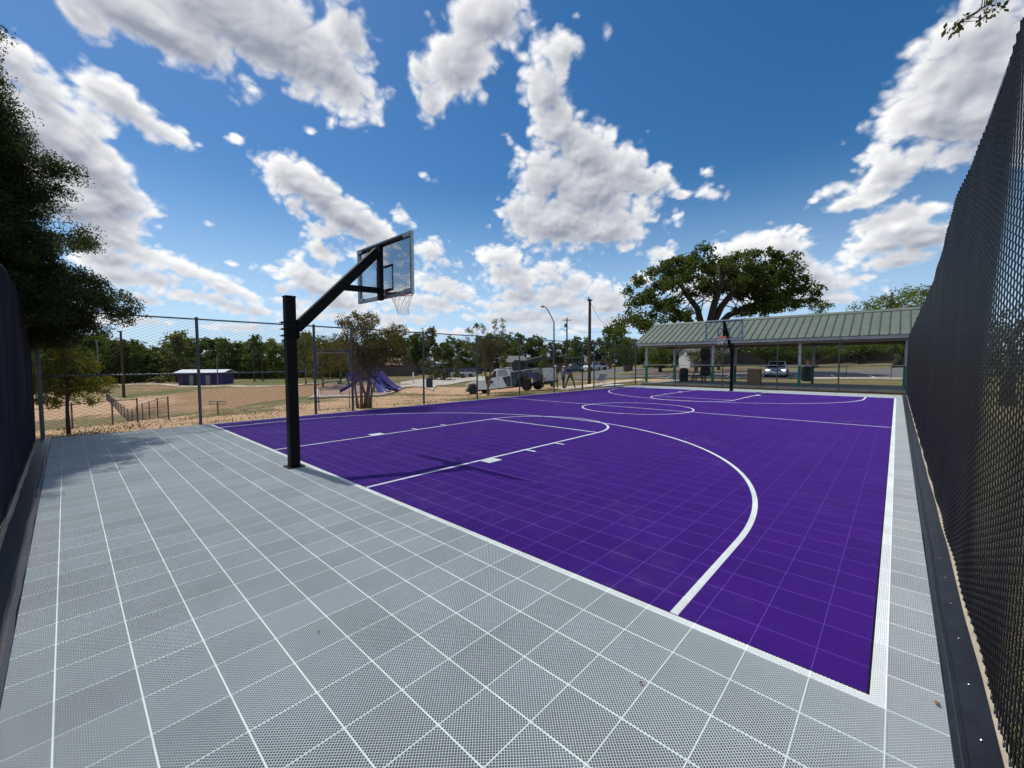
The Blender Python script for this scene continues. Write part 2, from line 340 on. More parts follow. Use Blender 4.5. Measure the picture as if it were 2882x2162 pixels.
for q_, rx, ry, v in [(z2(650,1100),5,4,1.1),(z2(850,1000),4,6,.9),(z2(700,910),16,10,1),(z1(1700,1030),8,6,.9),(z1(1500,1060),7,5,.8),(z2(1800,900),12,8,.7),(z3(100,1000),2.5,1.3,1.2),(z1(1900,1220),4,2.5,.6),(z3(1700,800),12,6,.9),(z3(300,850),12,6,.5),(z5(600,1130),5,1.2,.35),(z4(200,810),6,3,.5)]: zone(green, q_, rx, ry, v)
gm = bpy.data.materials.new('ground'); gm.use_nodes = True; a = G(gm.node_tree); bs = gm.node_tree.nodes['Principled BSDF']
tcg = a.n('ShaderNodeTexCoord').outputs['Object']
def attr(nm):
    q_ = a.n('ShaderNodeAttribute'); q_.attribute_name = nm; return q_.outputs['Fac']
nl = a.noise(tcg, .35, 6, .65); nf = a.noise(tcg, 3.5, 8, .7); nh = a.noise(tcg, 22, 4, .7)
def thr(s, k=.55): return a.ss(a.m('ADD', s, a.m('MULTIPLY', a.m('SUBTRACT', a.m('MULTIPLY_ADD', nf, .5, a.m('MULTIPLY', nl, .5)), .5), 4.2)), k - .18, k + .18)
base = a.mix(a.ss(nf, .38, .62), (.135, .125, .052, 1), (.215, .170, .085, 1))
base = a.mix(thr(attr('green'), .5), base, a.mix(nf, (.085, .105, .030, 1), (.125, .130, .045, 1)))
base = a.mix(thr(attr('red'), .5), base, a.mix(nf, (.34, .20, .115, 1), (.28, .18, .10, 1)))
base = a.mix(thr(attr('sand'), .5), base, a.mix(nf, (.56, .37, .225, 1), (.47, .31, .185, 1)))
base = a.mix(a.m('MULTIPLY', a.ss(nh, .3, .7), .34), base, (.09, .07, .035, 1))
n9 = a.noise(tcg, 1.1, 6, .7, .6); base = a.mix(a.m('MULTIPLY', a.ss(n9, .50, .66), .42), base, (.12, .105, .048, 1)); base = a.mix(a.m('MULTIPLY', a.ss(n9, .30, .42, 1.0, 0.0), .30), base, (.50, .36, .24, 1))
a.put(bs.inputs['Base Color'], base); bs.inputs['Roughness'].default_value = .95; bs.inputs['Specular IOR Level'].default_value = .15
bn = a.n('ShaderNodeBump'); bn.inputs['Strength'].default_value = .8; bn.inputs['Distance'].default_value = .05
a.put(bn.inputs['Height'], a.m('ADD', nh, nf)); a.put(bs.inputs['Normal'], bn.outputs[0])
ground = np_mesh('ground', np.stack([X, Y, Z], 1), F, gm, smooth=True)
for nm, ar in (('sand', sand), ('red', red), ('green', green)):
    at_ = ground.data.attributes.new(nm, 'FLOAT', 'POINT'); at_.data.foreach_set('value', np.clip(ar, 0, 1.2).astype(np.float32))
tag(ground, kind='structure')
def loft(name, near, far, m, dz=.05, nu=24, nv=6, thick=0, world=False):
    """sheet lying on the terrain between two edge lines given as photo points"""
    def line(pts):
        w = np.array([q_ if world else Gt(q_)[:2] for q_ in pts]); t = np.linspace(0, 1, len(w)); u = np.linspace(0, 1, nu + 1)
        return np.stack([np.interp(u, t, w[:, 0]), np.interp(u, t, w[:, 1])], 1)
    A, B = line(near), line(far); k = np.linspace(0, 1, nv + 1)[:, None, None]
    xy = (A[None] * (1 - k) + B[None] * k).reshape(-1, 2); z = T(xy[:, 0], xy[:, 1]) + dz
    V = np.column_stack([xy, z]); id_ = np.arange(len(V)).reshape(nv + 1, nu + 1)
    F_ = np.stack([id_[:-1, :-1], id_[:-1, 1:], id_[1:, 1:], id_[1:, :-1]], -1).reshape(-1, 4)
    if thick:
        n_ = len(V); V = np.vstack([V, V - [0, 0, thick]]); rim = list(id_[0]) + list(id_[1:, -1]) + list(id_[-1, -2::-1]) + list(id_[-2:0:-1, 0]); rim.append(rim[0])
        F_ = np.vstack([F_, [(rim[i + 1], rim[i], rim[i] + n_, rim[i + 1] + n_) for i in range(len(rim) - 1)]])
    return np_mesh(name, V, F_, m)
M_asph = mat('asphalt', (.13, .128, .125), (.095, .094, .093), .9, scale=1.2, bump=.3, bscale=60)
M_conc = mat('concrete', (.50, .43, .33), (.42, .36, .28), .9, scale=1.5, bump=.2)
M_conc2 = mat('pale_concrete', (.40, .36, .30), (.34, .31, .26), .9, scale=.8, bump=.2)
M_white = mat('white_paint', (.78, .78, .76), (.62, .62, .60), .6, scale=9)
M_mulch = mat('wood_chips', (.27, .185, .145), (.19, .13, .10), .95, scale=9, bump=.6, bscale=90)
M_dmulch = mat('dark_mulch', (.09, .055, .04), (.14, .09, .06), .95, scale=5, bump=.6)
road = loft('road', [z6(690,640), z6(1200,622), z6(1700,602), z6(2300,590), z4(420,880)], [z6(800,552), z6(1250,392), z6(1750,343), z6(2300,335), z4(420,812)], M_asph, .05, 40, 10); tag(road, kind='structure')
isl = loft('grass_verge', [z6(1690,500), z6(1900,522), z6(2212,512), z4(100,838)], [z6(1760,478), z6(1950,440), z6(2212,425), z4(100,800)], mat('verge_grass', (.10, .12, .035), (.17, .16, .06), .95, scale=4, bump=.5), .12, 20, 5, .1); tag(isl, kind='structure')
lot = loft('parking_lot', [z4(430,882), z4(850,874), z4(1400,885), z5(100,1090), z5(1000,1100), z5(1700,1112)], [z4(430,836), z4(850,826), z4(1400,812), z5(100,1012), z5(1000,984), z5(1700,975)], M_asph, .06, 60, 14); tag(lot, kind='structure')
mu = loft('mulch_bed', [z4(100,846), z4(500,836), z4(900,824), z4(1300,812)], [z4(100,806), z4(500,800), z4(900,786), z4(1300,782)], M_dmulch, .11, 20, 4, .1); tag(mu, kind='structure')
for n_, (p0, p1) in enumerate([((z5(280,1056)), z5(340,1091)), (z5(660,1060), z5(760,1095)), (z4(1015,866), z4(1046,849)), (z4(410,879), z4(482,855)), (z5(1180,1064), z5(1330,1098))]):
    a0, a1 = Gt(p0)[:2], Gt(p1)[:2]; d_ = (a1 - a0) / np.linalg.norm(a1 - a0); nr = np.array([-d_[1], d_[0]]) * .07
    o = loft('parking_stripe', [a0 - nr, a1 - nr], [a0 + nr, a1 + nr], M_white, .075, 6, 1, world=True); tag(o, kind='structure')
kb = loft('parking_kerb', [z5(0,1099), z5(500,1100), z5(1000,1106), z5(1700,1118)], [z5(0,1091), z5(500,1092), z5(1000,1098), z5(1700,1110)], M_conc, .16, 30, 1, .14); tag(kb, kind='structure')
pth = loft('gate_path', [z6(150,872), z6(560,915), z6(930,868), z6(1300,812), z6(1800,738), z6(2212,692), z4(180,900)], [z6(330,832), z6(600,815), z6(950,790), z6(1300,740), z6(1800,682), z6(2212,655), z4(180,886)], M_conc, .06, 40, 4, .06); tag(pth, kind='structure')
drv = loft('driveway', [z3(-260,960), z3(60,952), z3(230,942), z3(420,905), z3(700,880)], [z3(-260,915), z3(0,880), z3(200,868), z3(560,858), z3(700,852)], M_conc2, .06, 30, 6); tag(drv, kind='structure')
swk = loft('footpath', [z1(1000,941), z1(1600,938), z1(2100,962), z2(400,962), z2(730,955), z2(1010,936), z2(1370,890)], [z1(1000,934), z1(1600,930), z1(2100,954), z2(400,954), z2(730,948), z2(1010,928), z2(1370,884)], M_conc, .06, 60, 2); tag(swk, kind='structure')
plm = loft('playground_mulch', [z2(1085,1072), z2(1400,1062), z2(1700,1050), z2(1890,985)], [z2(1085,952), z2(1400,930), z2(1750,922), z2(1990,932)], M_mulch, .06, 30, 10); tag(plm, kind='structure')
rmp = loft('playground_kerb', [z2(955,1085), z2(1090,1078), z2(1400,1068), z2(1700,1055), z2(1895,990)], [z2(1062,955), z2(1092,1071), z2(1400,1061), z2(1700,1049), z2(1880,984)], M_conc, .13, 40, 2, .1); tag(rmp, kind='structure')
pt2 = loft('playground_path', [z2(1850,973), z2(2000,962), z2(2120,968), z2(2212,1008), z3(60,1010)], [z2(1890,958), z2(2020,940), z2(2140,935), z2(2212,940), z3(100,950)], M_conc2, .07, 20, 3); tag(pt2, kind='structure')
# ================================================================ SPORT COURT (interlocking grid tiles)
cb_ = MB(); cb_.box(((-14.0 + .36) / 2, (SY + 26) / 2, -.06), (14.36, 26 - SY, .09)).build('court_base', mat('court_base', (.016, .018, .021), (.011, .013, .015), .9, scale=8)); tag(bpy.data.objects['court_base'], kind='structure')
def court_mat(name, seam):
    m = bpy.data.materials.new(name); m.use_nodes = True; a = G(m.node_tree); b = m.node_tree.nodes['Principled BSDF']
    ge = a.n('ShaderNodeNewGeometry'); sx = a.n('ShaderNodeSeparateXYZ'); a.put(sx.inputs[0], ge.outputs['Position'])
    u = a.m('DIVIDE', sx.outputs[0], FT); v = a.m('DIVIDE', sx.outputs[1], FT)
    Lc = 38.2; vp = a.m('SUBTRACT', Lc, a.m('ABSOLUTE', a.m('SUBTRACT', v, Lc))); up = a.m('ABSOLUTE', a.m('ADD', u, 23.07))
    mx = lambda p, q_: a.m('MAXIMUM', p, q_); mul = lambda p, q_: a.m('MULTIPLY', p, q_); bt = a.between
    near = lambda x, c, w: a.m('LESS_THAN', a.m('ABSOLUTE', a.m('SUBTRACT', x, c)), w)
    rad = lambda p, q_: a.m('SQRT', a.m('ADD', mul(p, p), mul(q_, q_)))
    play = mul(bt(u, -45.25, 0), bt(v, 0, 76.4))
    ln = mul(bt(vp, 0, .20), bt(u, -45.25, 0))
    ln = mx(ln, mul(bt(u, -.21, 0), bt(v, 0, 76.4)))
    ln = mx(ln, mul(near(up, 5.92, .09), bt(vp, 0, 19.75)))
    ln = mx(ln, mul(near(vp, 19.68, .09), a.m('LESS_THAN', up, 5.9)))
    ln = mx(ln, mul(near(rad(up, a.m('SUBTRACT', vp, 19.68)), 5.92, .09), a.m('GREATER_THAN', vp, 19.68)))
    ln = mx(ln, mul(near(up, 19.6, .09), bt(vp, 0, 5.25)))
    ln = mx(ln, mul(near(rad(up, a.m('SUBTRACT', vp, 5.2)), 19.6, .09), a.m('GREATER_THAN', vp, 5.2)))
    ln = mx(ln, mul(near(v, Lc, .09), bt(u, -45.25, 0)))
    ln = mx(ln, near(rad(up, a.m('SUBTRACT', v, Lc)), 6.4, .09))
    ln = mx(ln, mul(bt(up, 5.9, 6.75), mx(bt(vp, 7.0, 8.0), mx(near(vp, 11, .09), near(vp, 14, .09)))))
    nz = a.noise(ge.outputs['Position'], 1.3, 4, .6); tile = a.n('ShaderNodeTexWhiteNoise', noise_dimensions='2D')
    cf = a.n('ShaderNodeCombineXYZ'); a.put(cf.inputs[0], a.m('FLOOR', u)); a.put(cf.inputs[1], a.m('FLOOR', v)); a.put(tile.inputs['Vector'], cf.outputs[0])
    var = a.m('ADD', a.m('MULTIPLY_ADD', nz, .34, .76), a.m('MULTIPLY', tile.outputs[0], .12))
    # dust and scuffs left by shoes
    pos = ge.outputs['Position']; dust = a.m('MULTIPLY', a.ss(a.noise(pos, .55, 5, .65, .4), .52, .72), a.ss(a.noise(pos, 6, 4, .7), .35, .7))
    mpx = a.n('ShaderNodeMapping'); mpx.inputs[2].default_value = (0, 0, .6); mpx.inputs[3].default_value = (1.1, 5.5, 1); a.put(mpx.inputs[0], pos)
    scuff = a.ss(a.noise(mpx.outputs[0], 1.6, 3, .6, .2), .70, .80)
    grey = (.39, .435, .45, 1) if not seam else (.60, .67, .67, 1)  # seam bars paler: light caught by tile edges is put into the colour
    purp = (.056, .010, .225, 1) if not seam else (.095, .036, .31, 1)
    c = a.mix(ln, a.mix(play, grey, purp), (.80, .84, .84, 1))
    # black joint beside the white lines and around the playing area
    jt = mx(mul(near(u, -.225, .018), bt(v, .2, 76.2)), mul(near(vp, .215, .015), bt(u, -45.2, -.22)))
    c = a.mix(jt, c, (.01, .01, .015, 1))
    c = a.mix(a.m('MULTIPLY', dust, .10), c, (.42, .38, .34, 1)); c = a.mix(a.m('MULTIPLY', scuff, .09), c, (.45, .42, .45, 1))
    mu_ = a.n('ShaderNodeVectorMath', operation='SCALE'); a.put(mu_.inputs[0], c); a.put(mu_.inputs[3], var)
    a.put(b.inputs['Base Color'], mu_.outputs[0]); b.inputs['Roughness'].default_value = .62; b.inputs['Specular IOR Level'].default_value = .14
    return m
def bars(x0, x1, y0, y1, pit, w, top, h, axis_, seam_every=0):
    vs = []; k0 = math.ceil((y0 if axis_ == 'x' else x0) / pit - 1e-6); k1 = math.floor((y1 if axis_ == 'x' else x1) / pit + 1e-6)
    ks = [k for k in range(k0, k1 + 1) if not (seam_every and k % seam_every == 0)]
    c = np.array(ks) * pit; n = len(c); V = np.zeros((n, 8, 3))
    lo, hi = (x0, x1) if axis_ == 'x' else (y0, y1); A, Bx = (0, 1) if axis_ == 'x' else (1, 0)
    for i, (e, s_, z) in enumerate([(lo, -1, top - h), (hi, -1, top - h), (hi, -1, top), (lo, -1, top), (lo, 1, top - h), (hi, 1, top - h), (hi, 1, top), (lo, 1, top)]):
        V[:, i, A] = e; V[:, i, Bx] = c + s_ * w / 2; V[:, i, 2] = z
    f = np.array([(0, 1, 2, 3), (3, 2, 6, 7), (5, 4, 7, 6)]); F = (np.arange(n)[:, None, None] * 8 + f[None]).reshape(-1, 4)
    return V.reshape(-1, 3), F
x0, x1, y0, y1 = -13.98, .215, -2.92, 25.75; pt_ = FT / 22; parts_ = []
def diag_bars(sg, w, top, h):
    # bars at 45 degrees to the tile edges, seventeen meshes to the foot
    st = FT / 17; cs = [x0 + sg * y0, x0 + sg * y1, x1 + sg * y0, x1 + sg * y1]; c = np.arange(math.ceil(min(cs) / st), math.floor(max(cs) / st) + 1) * st
    # line x + sg*y = c, clipped to the rectangle: parametrise by y
    ya = np.maximum(y0, np.minimum((c - x0) * sg, (c - x1) * sg)); yb = np.minimum(y1, np.maximum((c - x0) * sg, (c - x1) * sg)); ok = yb - ya > .004; c, ya, yb = c[ok], ya[ok], yb[ok]
    k = np.maximum(1, np.ceil((yb - ya) / .20)).astype(int); k = k + 1; tot = int(k.sum()); bi = np.repeat(np.arange(len(c)), k); first = np.cumsum(k) - k
    t = (np.arange(tot) - np.repeat(first, k)) / np.repeat(k - 1, k); y_ = ya[bi] + (yb - ya)[bi] * t; cc = c[bi]; V = np.zeros((tot, 4, 3)); ox, oy = w / 2 * .7071, w / 2 * .7071 * sg
    for i, (s_, z) in enumerate([(-1, top - h), (-1, top), (1, top), (1, top - h)]): V[:, i, 0] = cc - sg * y_ + s_ * ox; V[:, i, 1] = y_ + s_ * oy; V[:, i, 2] = z
    st_ = np.nonzero(np.arange(tot) - np.repeat(first, k) < np.repeat(k - 1, k))[0]; f = np.array([(0, 1, 5, 4), (1, 2, 6, 5), (2, 3, 7, 6)])
    return V.reshape(-1, 3), (st_[:, None, None] * 4 + f[None]).reshape(-1, 4)
parts_.append((*diag_bars(1, .0034, 0, .007), 0)); parts_.append((*diag_bars(-1, .0034, -.00012, .007), 0))
parts_.append((*bars(x0, x1, y0, y1, FT, .0064, .0012, .008, 'x'), 1)); parts_.append((*bars(x0, x1, y0, y1, FT, .0048, .0006, .008, 'y'), 1))
Vs, Fs, Ms, off = [], [], [], 0
for V_, F_, m_ in parts_: Vs.append(V_); Fs.append(F_ + off); Ms += [m_] * len(F_); off += len(V_)
court = np_mesh('sport_court', np.vstack(Vs), np.vstack(Fs), [court_mat('court_tile', False), court_mat('court_seam', True)], mi=Ms); tag(court, kind='structure')
# edge strip and kerb
M_black = mat('black_rubber', (.016, .018, .024), (.010, .011, .014), .38, scale=4, bump=.15, bscale=12, spec=.6)
def strip_prof(name, prof, axis_, lo, hi, m, **kw):
    b_ = MB(); n = len(prof); L = 40; vs = []
    for i in range(L + 1):
        t = lo + (hi - lo) * i / L
        for (a_, z) in prof:
            wob = .004 * math.sin(t * 3.1) + .003 * math.sin(t * 7.7); vs.append((a_ + wob, t, z) if axis_ == 'y' else (t, a_ + wob, z))
    fs = [(i * n + j, i * n + j + 1, (i + 1) * n + j + 1, (i + 1) * n + j) for i in range(L) for j in range(n - 1)]
    return b_.add(vs, fs).build(name, m)
es = strip_prof('edge_strip', [(.217, -.01), (.221, .004), (.240, .006), (.246, .013), (.262, .013), (.267, .006), (.366, .014), (.368, -.02)], 'y', -3.0, 25.8, M_black); root = es
tag(es, 'black rubber edging strip screwed down along the right side of the court', 'edging strip', 'black edging strips along the screened fences')
scr = MB()
for k in range(60): scr.lathe([(.006, .0), (.006, .003), (.003, .005)], (.312, -2.8 + k * .47 + random.uniform(-.03, .03), .0125), 10)
scr.build('screw', mat('bright_screw', (.8, .8, .8), None, .2, 1), es)['kind'] = 'stuff'
es2 = strip_prof('edge_strip', [(-2.922, -.01), (-2.926, .006), (-2.95, .013), (-2.97, .013), (-2.98, .006), (-3.10, .02), (-3.105, -.03)], 'x', -14.0, -.2, M_black)
tag(es2, 'black rubber edging strip along the foot of the dark left fence', 'edging strip', 'black edging strips along the screened fences')
kc = MB(); kc.box((.372, 11.4, -.034), (.05, 29.2, .09)); kc.box((-7, -3.12, -.04), (14, .05, .09)); o = kc.build('court_kerb', mat('kerb_concrete', (.44, .38, .28), (.34, .29, .22), .9, scale=5, bump=.3)); tag(o, kind='structure')
# ================================================================ FENCES
M_galv = mat('galvanised', (.10, .112, .125), (.07, .078, .088), .45, .6, scale=5)
M_wire = mat('fence_wire', (.04, .04, .043), (.028, .028, .03), .5, .3, scale=5)
M_vinyl = mat('black_vinyl', (.017, .016, .018), (.012, .011, .013), .22, scale=5, spec=.8)
def chain(name, fn, length, height, px, pz, r, parent, m, ns=3, z0=.03):
    nk = int(length / px); mesh_v = []; mesh_f = []; off = 0
    ang = np.arange(ns) * 2 * math.pi / ns
    for k in range(nk + 1):
        s0 = k * px; H = height(s0) if callable(height) else height
        nj = int((H - z0) / (pz / 2)); j = np.arange(nj + 1); s_ = s0 + np.where((j + k) % 2 == 0, .5, -.5) * px * .98; z = z0 + j * pz / 2
        P0, Nn, Tt = fn(s_, z)       # position, normal, along
        P0 = P0 + Nn * (np.where(j % 2 == 0, 1, -1) * r * .9 * (1 if k % 2 else -1))[:, None]
        ring = P0[:, None, :] + r * (np.cos(ang)[None, :, None] * Nn[:, None, :] + np.sin(ang)[None, :, None] * Tt[:, None, :])
        mesh_v.append(ring.reshape(-1, 3)); a_ = np.arange(nj)[:, None] * ns + np.arange(ns)[None]; b_ = np.arange(nj)[:, None] * ns + (np.arange(ns)[None] + 1) % ns
        mesh_f.append((np.stack([a_, b_, b_ + ns, a_ + ns], -1).reshape(-1, 4)) + off); off += len(ring) * ns
    return np_mesh(name, np.vstack(mesh_v), np.vstack(mesh_f), m, parent, smooth=True)
def plane_fn(a0, a1, wob=None):
    a0 = np.array(a0, float); a1 = np.array(a1, float); L = np.linalg.norm(a1 - a0); t = (a1 - a0) / L; n = np.array([-t[1], t[0]])
    def f(s, z):
        off = np.zeros_like(s) if wob is None else wob(s, z)
        xy = a0[None] + t[None] * s[:, None] + n[None] * off[:, None]
        P_ = np.column_stack([xy, z]); k = len(s)
        return P_, np.tile([n[0], n[1], 0], (k, 1)), np.tile([t[0], t[1], 0], (k, 1))
    return f, L
def post_parts(root, xy, h, r, m, cap=True, z=0):
    b_ = MB(); b_.lathe([(r, -.3), (r, h)], (0, 0, 0), 12)
    if cap: b_.lathe([(r * 1.15, h - .03), (r * 1.15, h + .01), (r * .8, h + .035), (r * .2, h + .045)], (0, 0, 0), 12)
    o = b_.build('post', m, root, smooth=False); o.location = (xy[0], xy[1], z); return o
# --- west fence (grey chain link)
HW = 2.89
wf = empty('chain_link_fence', (0, 0, 0), label='tall galvanised chain-link fence with mid rail along the far left side of the court', cat='fence')
wys = [-3.05, -.15, 2.96, 4.24, 7.25, 10.18, 13.10, 16.0, 18.87, 20.17, 22.84]
for y in wys: post_parts(wf, (WX, y), HW + .02, .037 if y not in (2.96, 4.24, 18.87, 20.17) else .042, M_galv)
zt = HW
b_ = MB(); b_.tube([(WX, -3.05, zt), (WX, 25.9, zt)], .022, 10); b_.build('top_rail', M_galv, wf)
zmid = float(onX(z2(300, 818), WX)[2])
b_ = MB(); b_.tube([(WX, -3.05, zmid), (WX, 2.92, zmid)], .021, 10); b_.tube([(WX, 4.28, zmid), (WX, 18.83, zmid)], .021, 10); b_.tube([(WX, 20.2, zmid), (WX, 25.9, zmid)], .021, 10); b_.build('mid_rail', M_galv, wf)
ztr = float(onX(z2(1200, 595), WX)[2]); zgt = float(onX(z2(1200, 620), WX)[2]); zgm = float(onX(z2(1200, 908), WX)[2])
b_ = MB(); b_.tube([(WX, 2.96, ztr), (WX, 4.24, ztr)], .022, 10); b_.build('transom', M_galv, wf)
b_ = MB(); b_.tube([(WX, 18.87, ztr), (WX, 20.17, ztr)], .022, 10); b_.build('transom', M_galv, wf)
MPX, MPZ, MR = .082, .078, .0037
for nm, ya, yb, za in (('mesh', -3.05, 2.92, .03), ('mesh', 4.28, 18.83, .03), ('mesh', 20.2, 25.9, .03), ('mesh', 2.97, 4.22, ztr), ('mesh', 18.9, 20.15, ztr)):
    fn, L = plane_fn((WX - .03, ya), (WX - .03, yb)); chain('mesh', fn, L, HW + .05, MPX, MPZ, MR, wf, M_wire, 4, za)
def gate_leaf(root, w, z0, z1_, zm):
    b_ = MB(); b_.tube([(0, .0, z0), (0, 0, z1_), (w, 0, z1_), (w, 0, z0)], .021, 8, closed=True); b_.build('frame', M_galvl, root)
    b_ = MB(); b_.tube([(0, 0, zm), (w, 0, zm)], .018, 8); b_.build('cross_bar', M_galvl, root)
    fn, L = plane_fn((.02, 0), (w - .02, 0)); chain('mesh', fn, L, z1_, MPX, MPZ, MR, root, M_wire, 3, z0)
    for zz in (z0 + .3, z1_ - .35):
        b_ = MB(); b_.box((-.02, 0, zz), (.09, .075, .05)); b_.build('hinge', M_galvl, root)
    b_ = MB(); b_.box((w + .015, 0, zm + .1), (.07, .05, .09)); b_.tube([(w - .02, 0, zm + .12), (w + .08, .0, zm + .12)], .012, 8); b_.build('latch', M_galvl, root)
M_galvl = mat('galvanised_light', (.24, .265, .29), (.17, .19, .21), .4, .6, scale=5)
g1 = empty('gate', (WX, 3.06, 0), math.radians(90), 'closed chain-link gate behind the near basketball pole', 'gate'); gate_leaf(g1, 1.06, .10, zgt, zgm)
hx, hy = WX, 18.9; best = None
tgt = 1591
for d_ in range(90, 270, 2):
    w_ = math.radians(d_); p = np.array([hx + 1.2 * math.cos(w_), hy + 1.2 * math.sin(w_), 0]) - CC; px_ = 1441 + FPX * (p @ CR) / (p @ CF)
    if best is None or abs(px_ - tgt) < best[0]: best = (abs(px_ - tgt), w_)
g2 = empty('gate', (WX - .04, 18.87, 0), best[1], 'chain-link gate standing open beside the workers', 'gate'); gate_leaf(g2, 1.2, .08, zgt - .05, zgm + .05)
# --- north fence
nf_ = empty('chain_link_fence', (0, 0, 0), label='tall chain-link fence across the far end in front of the pavilion', cat='fence')
NYF = 25.9; nxs = [WX] + [float(onY(q_, NYF)[0]) for q_ in (z4(507,700), z4(980,700), z4(1528,700), z4(2147,700), z5(1048,900))]
for x in nxs: post_parts(nf_, (x, NYF), 2.91 if x != WX else 3.0, .035 if x != WX else .045, M_galv)
b_ = MB(); b_.tube([(WX, NYF, 2.87), (nxs[-1], NYF, 2.87)], .022, 10); b_.build('top_rail', M_galvl, nf_)
znm = float(onY(z4(1300,743), NYF)[2]); b_ = MB(); b_.tube([(WX, NYF, znm), (nxs[-1], NYF, znm)], .020, 10); b_.build('mid_rail', M_galvl, nf_)
fn, L = plane_fn((WX, NYF + .03), (nxs[-1], NYF + .03)); chain('mesh', fn, L, 2.9, .085, .08, .0019, nf_, M_wire, 3)
# --- east and south fences, black, dense
def HE(s): y = s - 3.1; return 3.37 - .33 * float(smooth((y - 4) / 4)) + .015 * math.sin(y * 2.1)
def wobE(s, z): return .020 * np.sin(s * 1.5 + .6) * np.sin(z * 1.1) + .006 * np.sin(s * 4.3 + z * 1.3)
ef = empty('screened_fence', (0, 0, 0), label='tall black mesh fence running close along the right edge of the court', cat='fence')
fn, L = plane_fn((EX, -3.1), (EX, 25.85), wobE); chain('mesh', fn, L, HE, .058, .043, .0037, ef, M_vinyl, 4, .01)
for k in range(11):
    y = -3.1 + k * 2.9; post_parts(ef, (EX + .085, y), HE(y + 3.1) + .0, .036, M_vinyl)
b_ = MB(); b_.tube([(EX + .028, -3.1 + i * .5, HE(i * .5) + .005) for i in range(59)], .022, 10); b_.build('top_rail', M_vinyl, ef)
b_ = MB(); b_.tube([(EX + .05, -3.1, .08), (EX + .05, 25.8, .08)], .006, 6); b_.build('tension_wire', M_vinyl, ef)
sf = empty('screened_fence', (0, 0, 0), label='tall dark blue-black mesh fence at the left edge of the picture', cat='fence')
def wobS(s, z): return .012 * np.sin(s * 2.1 + .6) * np.sin(z * 1.1) + .005 * np.sin(s * 4.7 + z * 1.3)
fn, L = plane_fn((-14.05, SY), (EX, SY), wobS); chain('mesh', fn, L - 2, 2.98, .054, .044, .0044, sf, mat('sky_tinted_vinyl', (.004, .008, .024), (.003, .006, .018), .5, scale=5, spec=.2), 4, .01)  # blue of the sky's reflection on black vinyl is put into the colour
for k in range(5): post_parts(sf, (-14.05 + k * 2.9, SY - .08), 2.95, .036, M_vinyl)
b_ = MB(); b_.tube([(-14.05, SY - .05, 2.95), (-.5, SY - .05, 2.95)], .021, 8); b_.build('top_rail', M_vinyl, sf)
def low_fence(label, pts, h, spacing, group=None, m=None, mesh=True, r=.022):
    m = m or M_galv; root = empty('low_fence', (0, 0, 0), label=label, cat='low fence', group=group)
    W_ = [np.array(Gt(q_)[:2]) if len(q_) == 2 and abs(q_[0]) > 60 else np.array(q_) for q_ in pts]; tops = []
    for a0, a1 in zip(W_[:-1], W_[1:]):
        L = np.linalg.norm(a1 - a0); n = max(1, round(L / spacing))
        for i in range(n + (a1 is W_[-1])):
            p = a0 + (a1 - a0) * i / n; z = T1(*p); post_parts(root, p, h, r, m, z=z); tops.append((p[0], p[1], z + h - .02))
    b_ = MB(); b_.tube(tops, r * .75, 6); b_.build('top_rail', m, root)
    if mesh:
        for a0, a1 in zip(tops[:-1], tops[1:]):
            a0 = np.array(a0); a1 = np.array(a1); L = np.linalg.norm((a1 - a0)[:2]); t = (a1 - a0) / L
            def fn(s, z, a0=a0, t=t): q_ = np.column_stack([a0[0] + t[0] * s, a0[1] + t[1] * s, a0[2] - h + t[2] * s + z]); k = len(s); return q_, np.tile([-t[1], t[0], 0], (k, 1)), np.tile([t[0], t[1], 0], (k, 1))
            chain('mesh', fn, L, h - .02, .16, .15, .0035, root, M_wire, 3)
    return root
low_fence('low chain-link fence of the dog run coming towards the tall fence', [z1(1070,1092), z1(1695,1290)], .85, 3)
low_fence('low chain-link fence with a gate gap just outside the tall fence on the left', [z1(300,1420), z1(730,1385), z1(1135,1345), z1(1385,1320)], .85, 3)
low_fence('low chain-link fence behind the purple slides', [z2(1690,905), z2(2150,885), z3(280,890), z3(560,885)], 1.1, 3.5, mesh=False)
low_fence('low chain-link fence between the pavilion and the parking lot', [z5(60,1092), z5(430,1097), z5(880,1103), z5(1330,1110)], 1.15, 3)
# ================================================================ BASKETBALL HOOPS
M_pole = mat('black_powder_coat', (.0035, .004, .0042), (.0025, .003, .003), .5, scale=8, spec=.14)
M_alu = mat('aluminium', (.42, .47, .48), (.34, .38, .39), .38, .7, scale=12)
M_navy = mat('navy_print', (.016, .014, .11), (.012, .010, .08), .4)
M_red = mat('red_rim', (.72, .07, .04), (.62, .055, .035), .4)
M_net = mat('white_net', (.80, .80, .78), (.7, .7, .68), .7)
gl = bpy.data.materials.new('board_glass'); gl.use_nodes = True; a = G(gl.node_tree); gl.node_tree.nodes.clear()
tr = a.n('ShaderNodeBsdfTransparent'); tr.inputs[0].default_value = (.93, .95, .97, 1); gs = a.n('ShaderNodeBsdfGlossy'); gs.inputs['Roughness'].default_value = .03
lw = a.n('ShaderNodeLayerWeight'); lw.inputs[0].default_value = .22; mxs = a.n('ShaderNodeMixShader'); a.put(mxs.inputs[0], a.m('MULTIPLY', lw.outputs['Fresnel'], .6)); a.put(mxs.inputs[1], tr.outputs[0]); a.put(mxs.inputs[2], gs.outputs[0])
a.put(a.n('ShaderNodeOutputMaterial').inputs[0], mxs.outputs[0])
def beam(b_, p0, p1, w, h):
    p0, p1 = Vector(p0), Vector(p1); d = p1 - p0; L = d.length; y = d.normalized(); x = Vector((1, 0, 0)); x = (x - y * x.dot(y)).normalized(); z = x.cross(y)
    return b_.box((p0 + p1) / 2, (w, L, h), M=Matrix((x, y, z)).transposed())
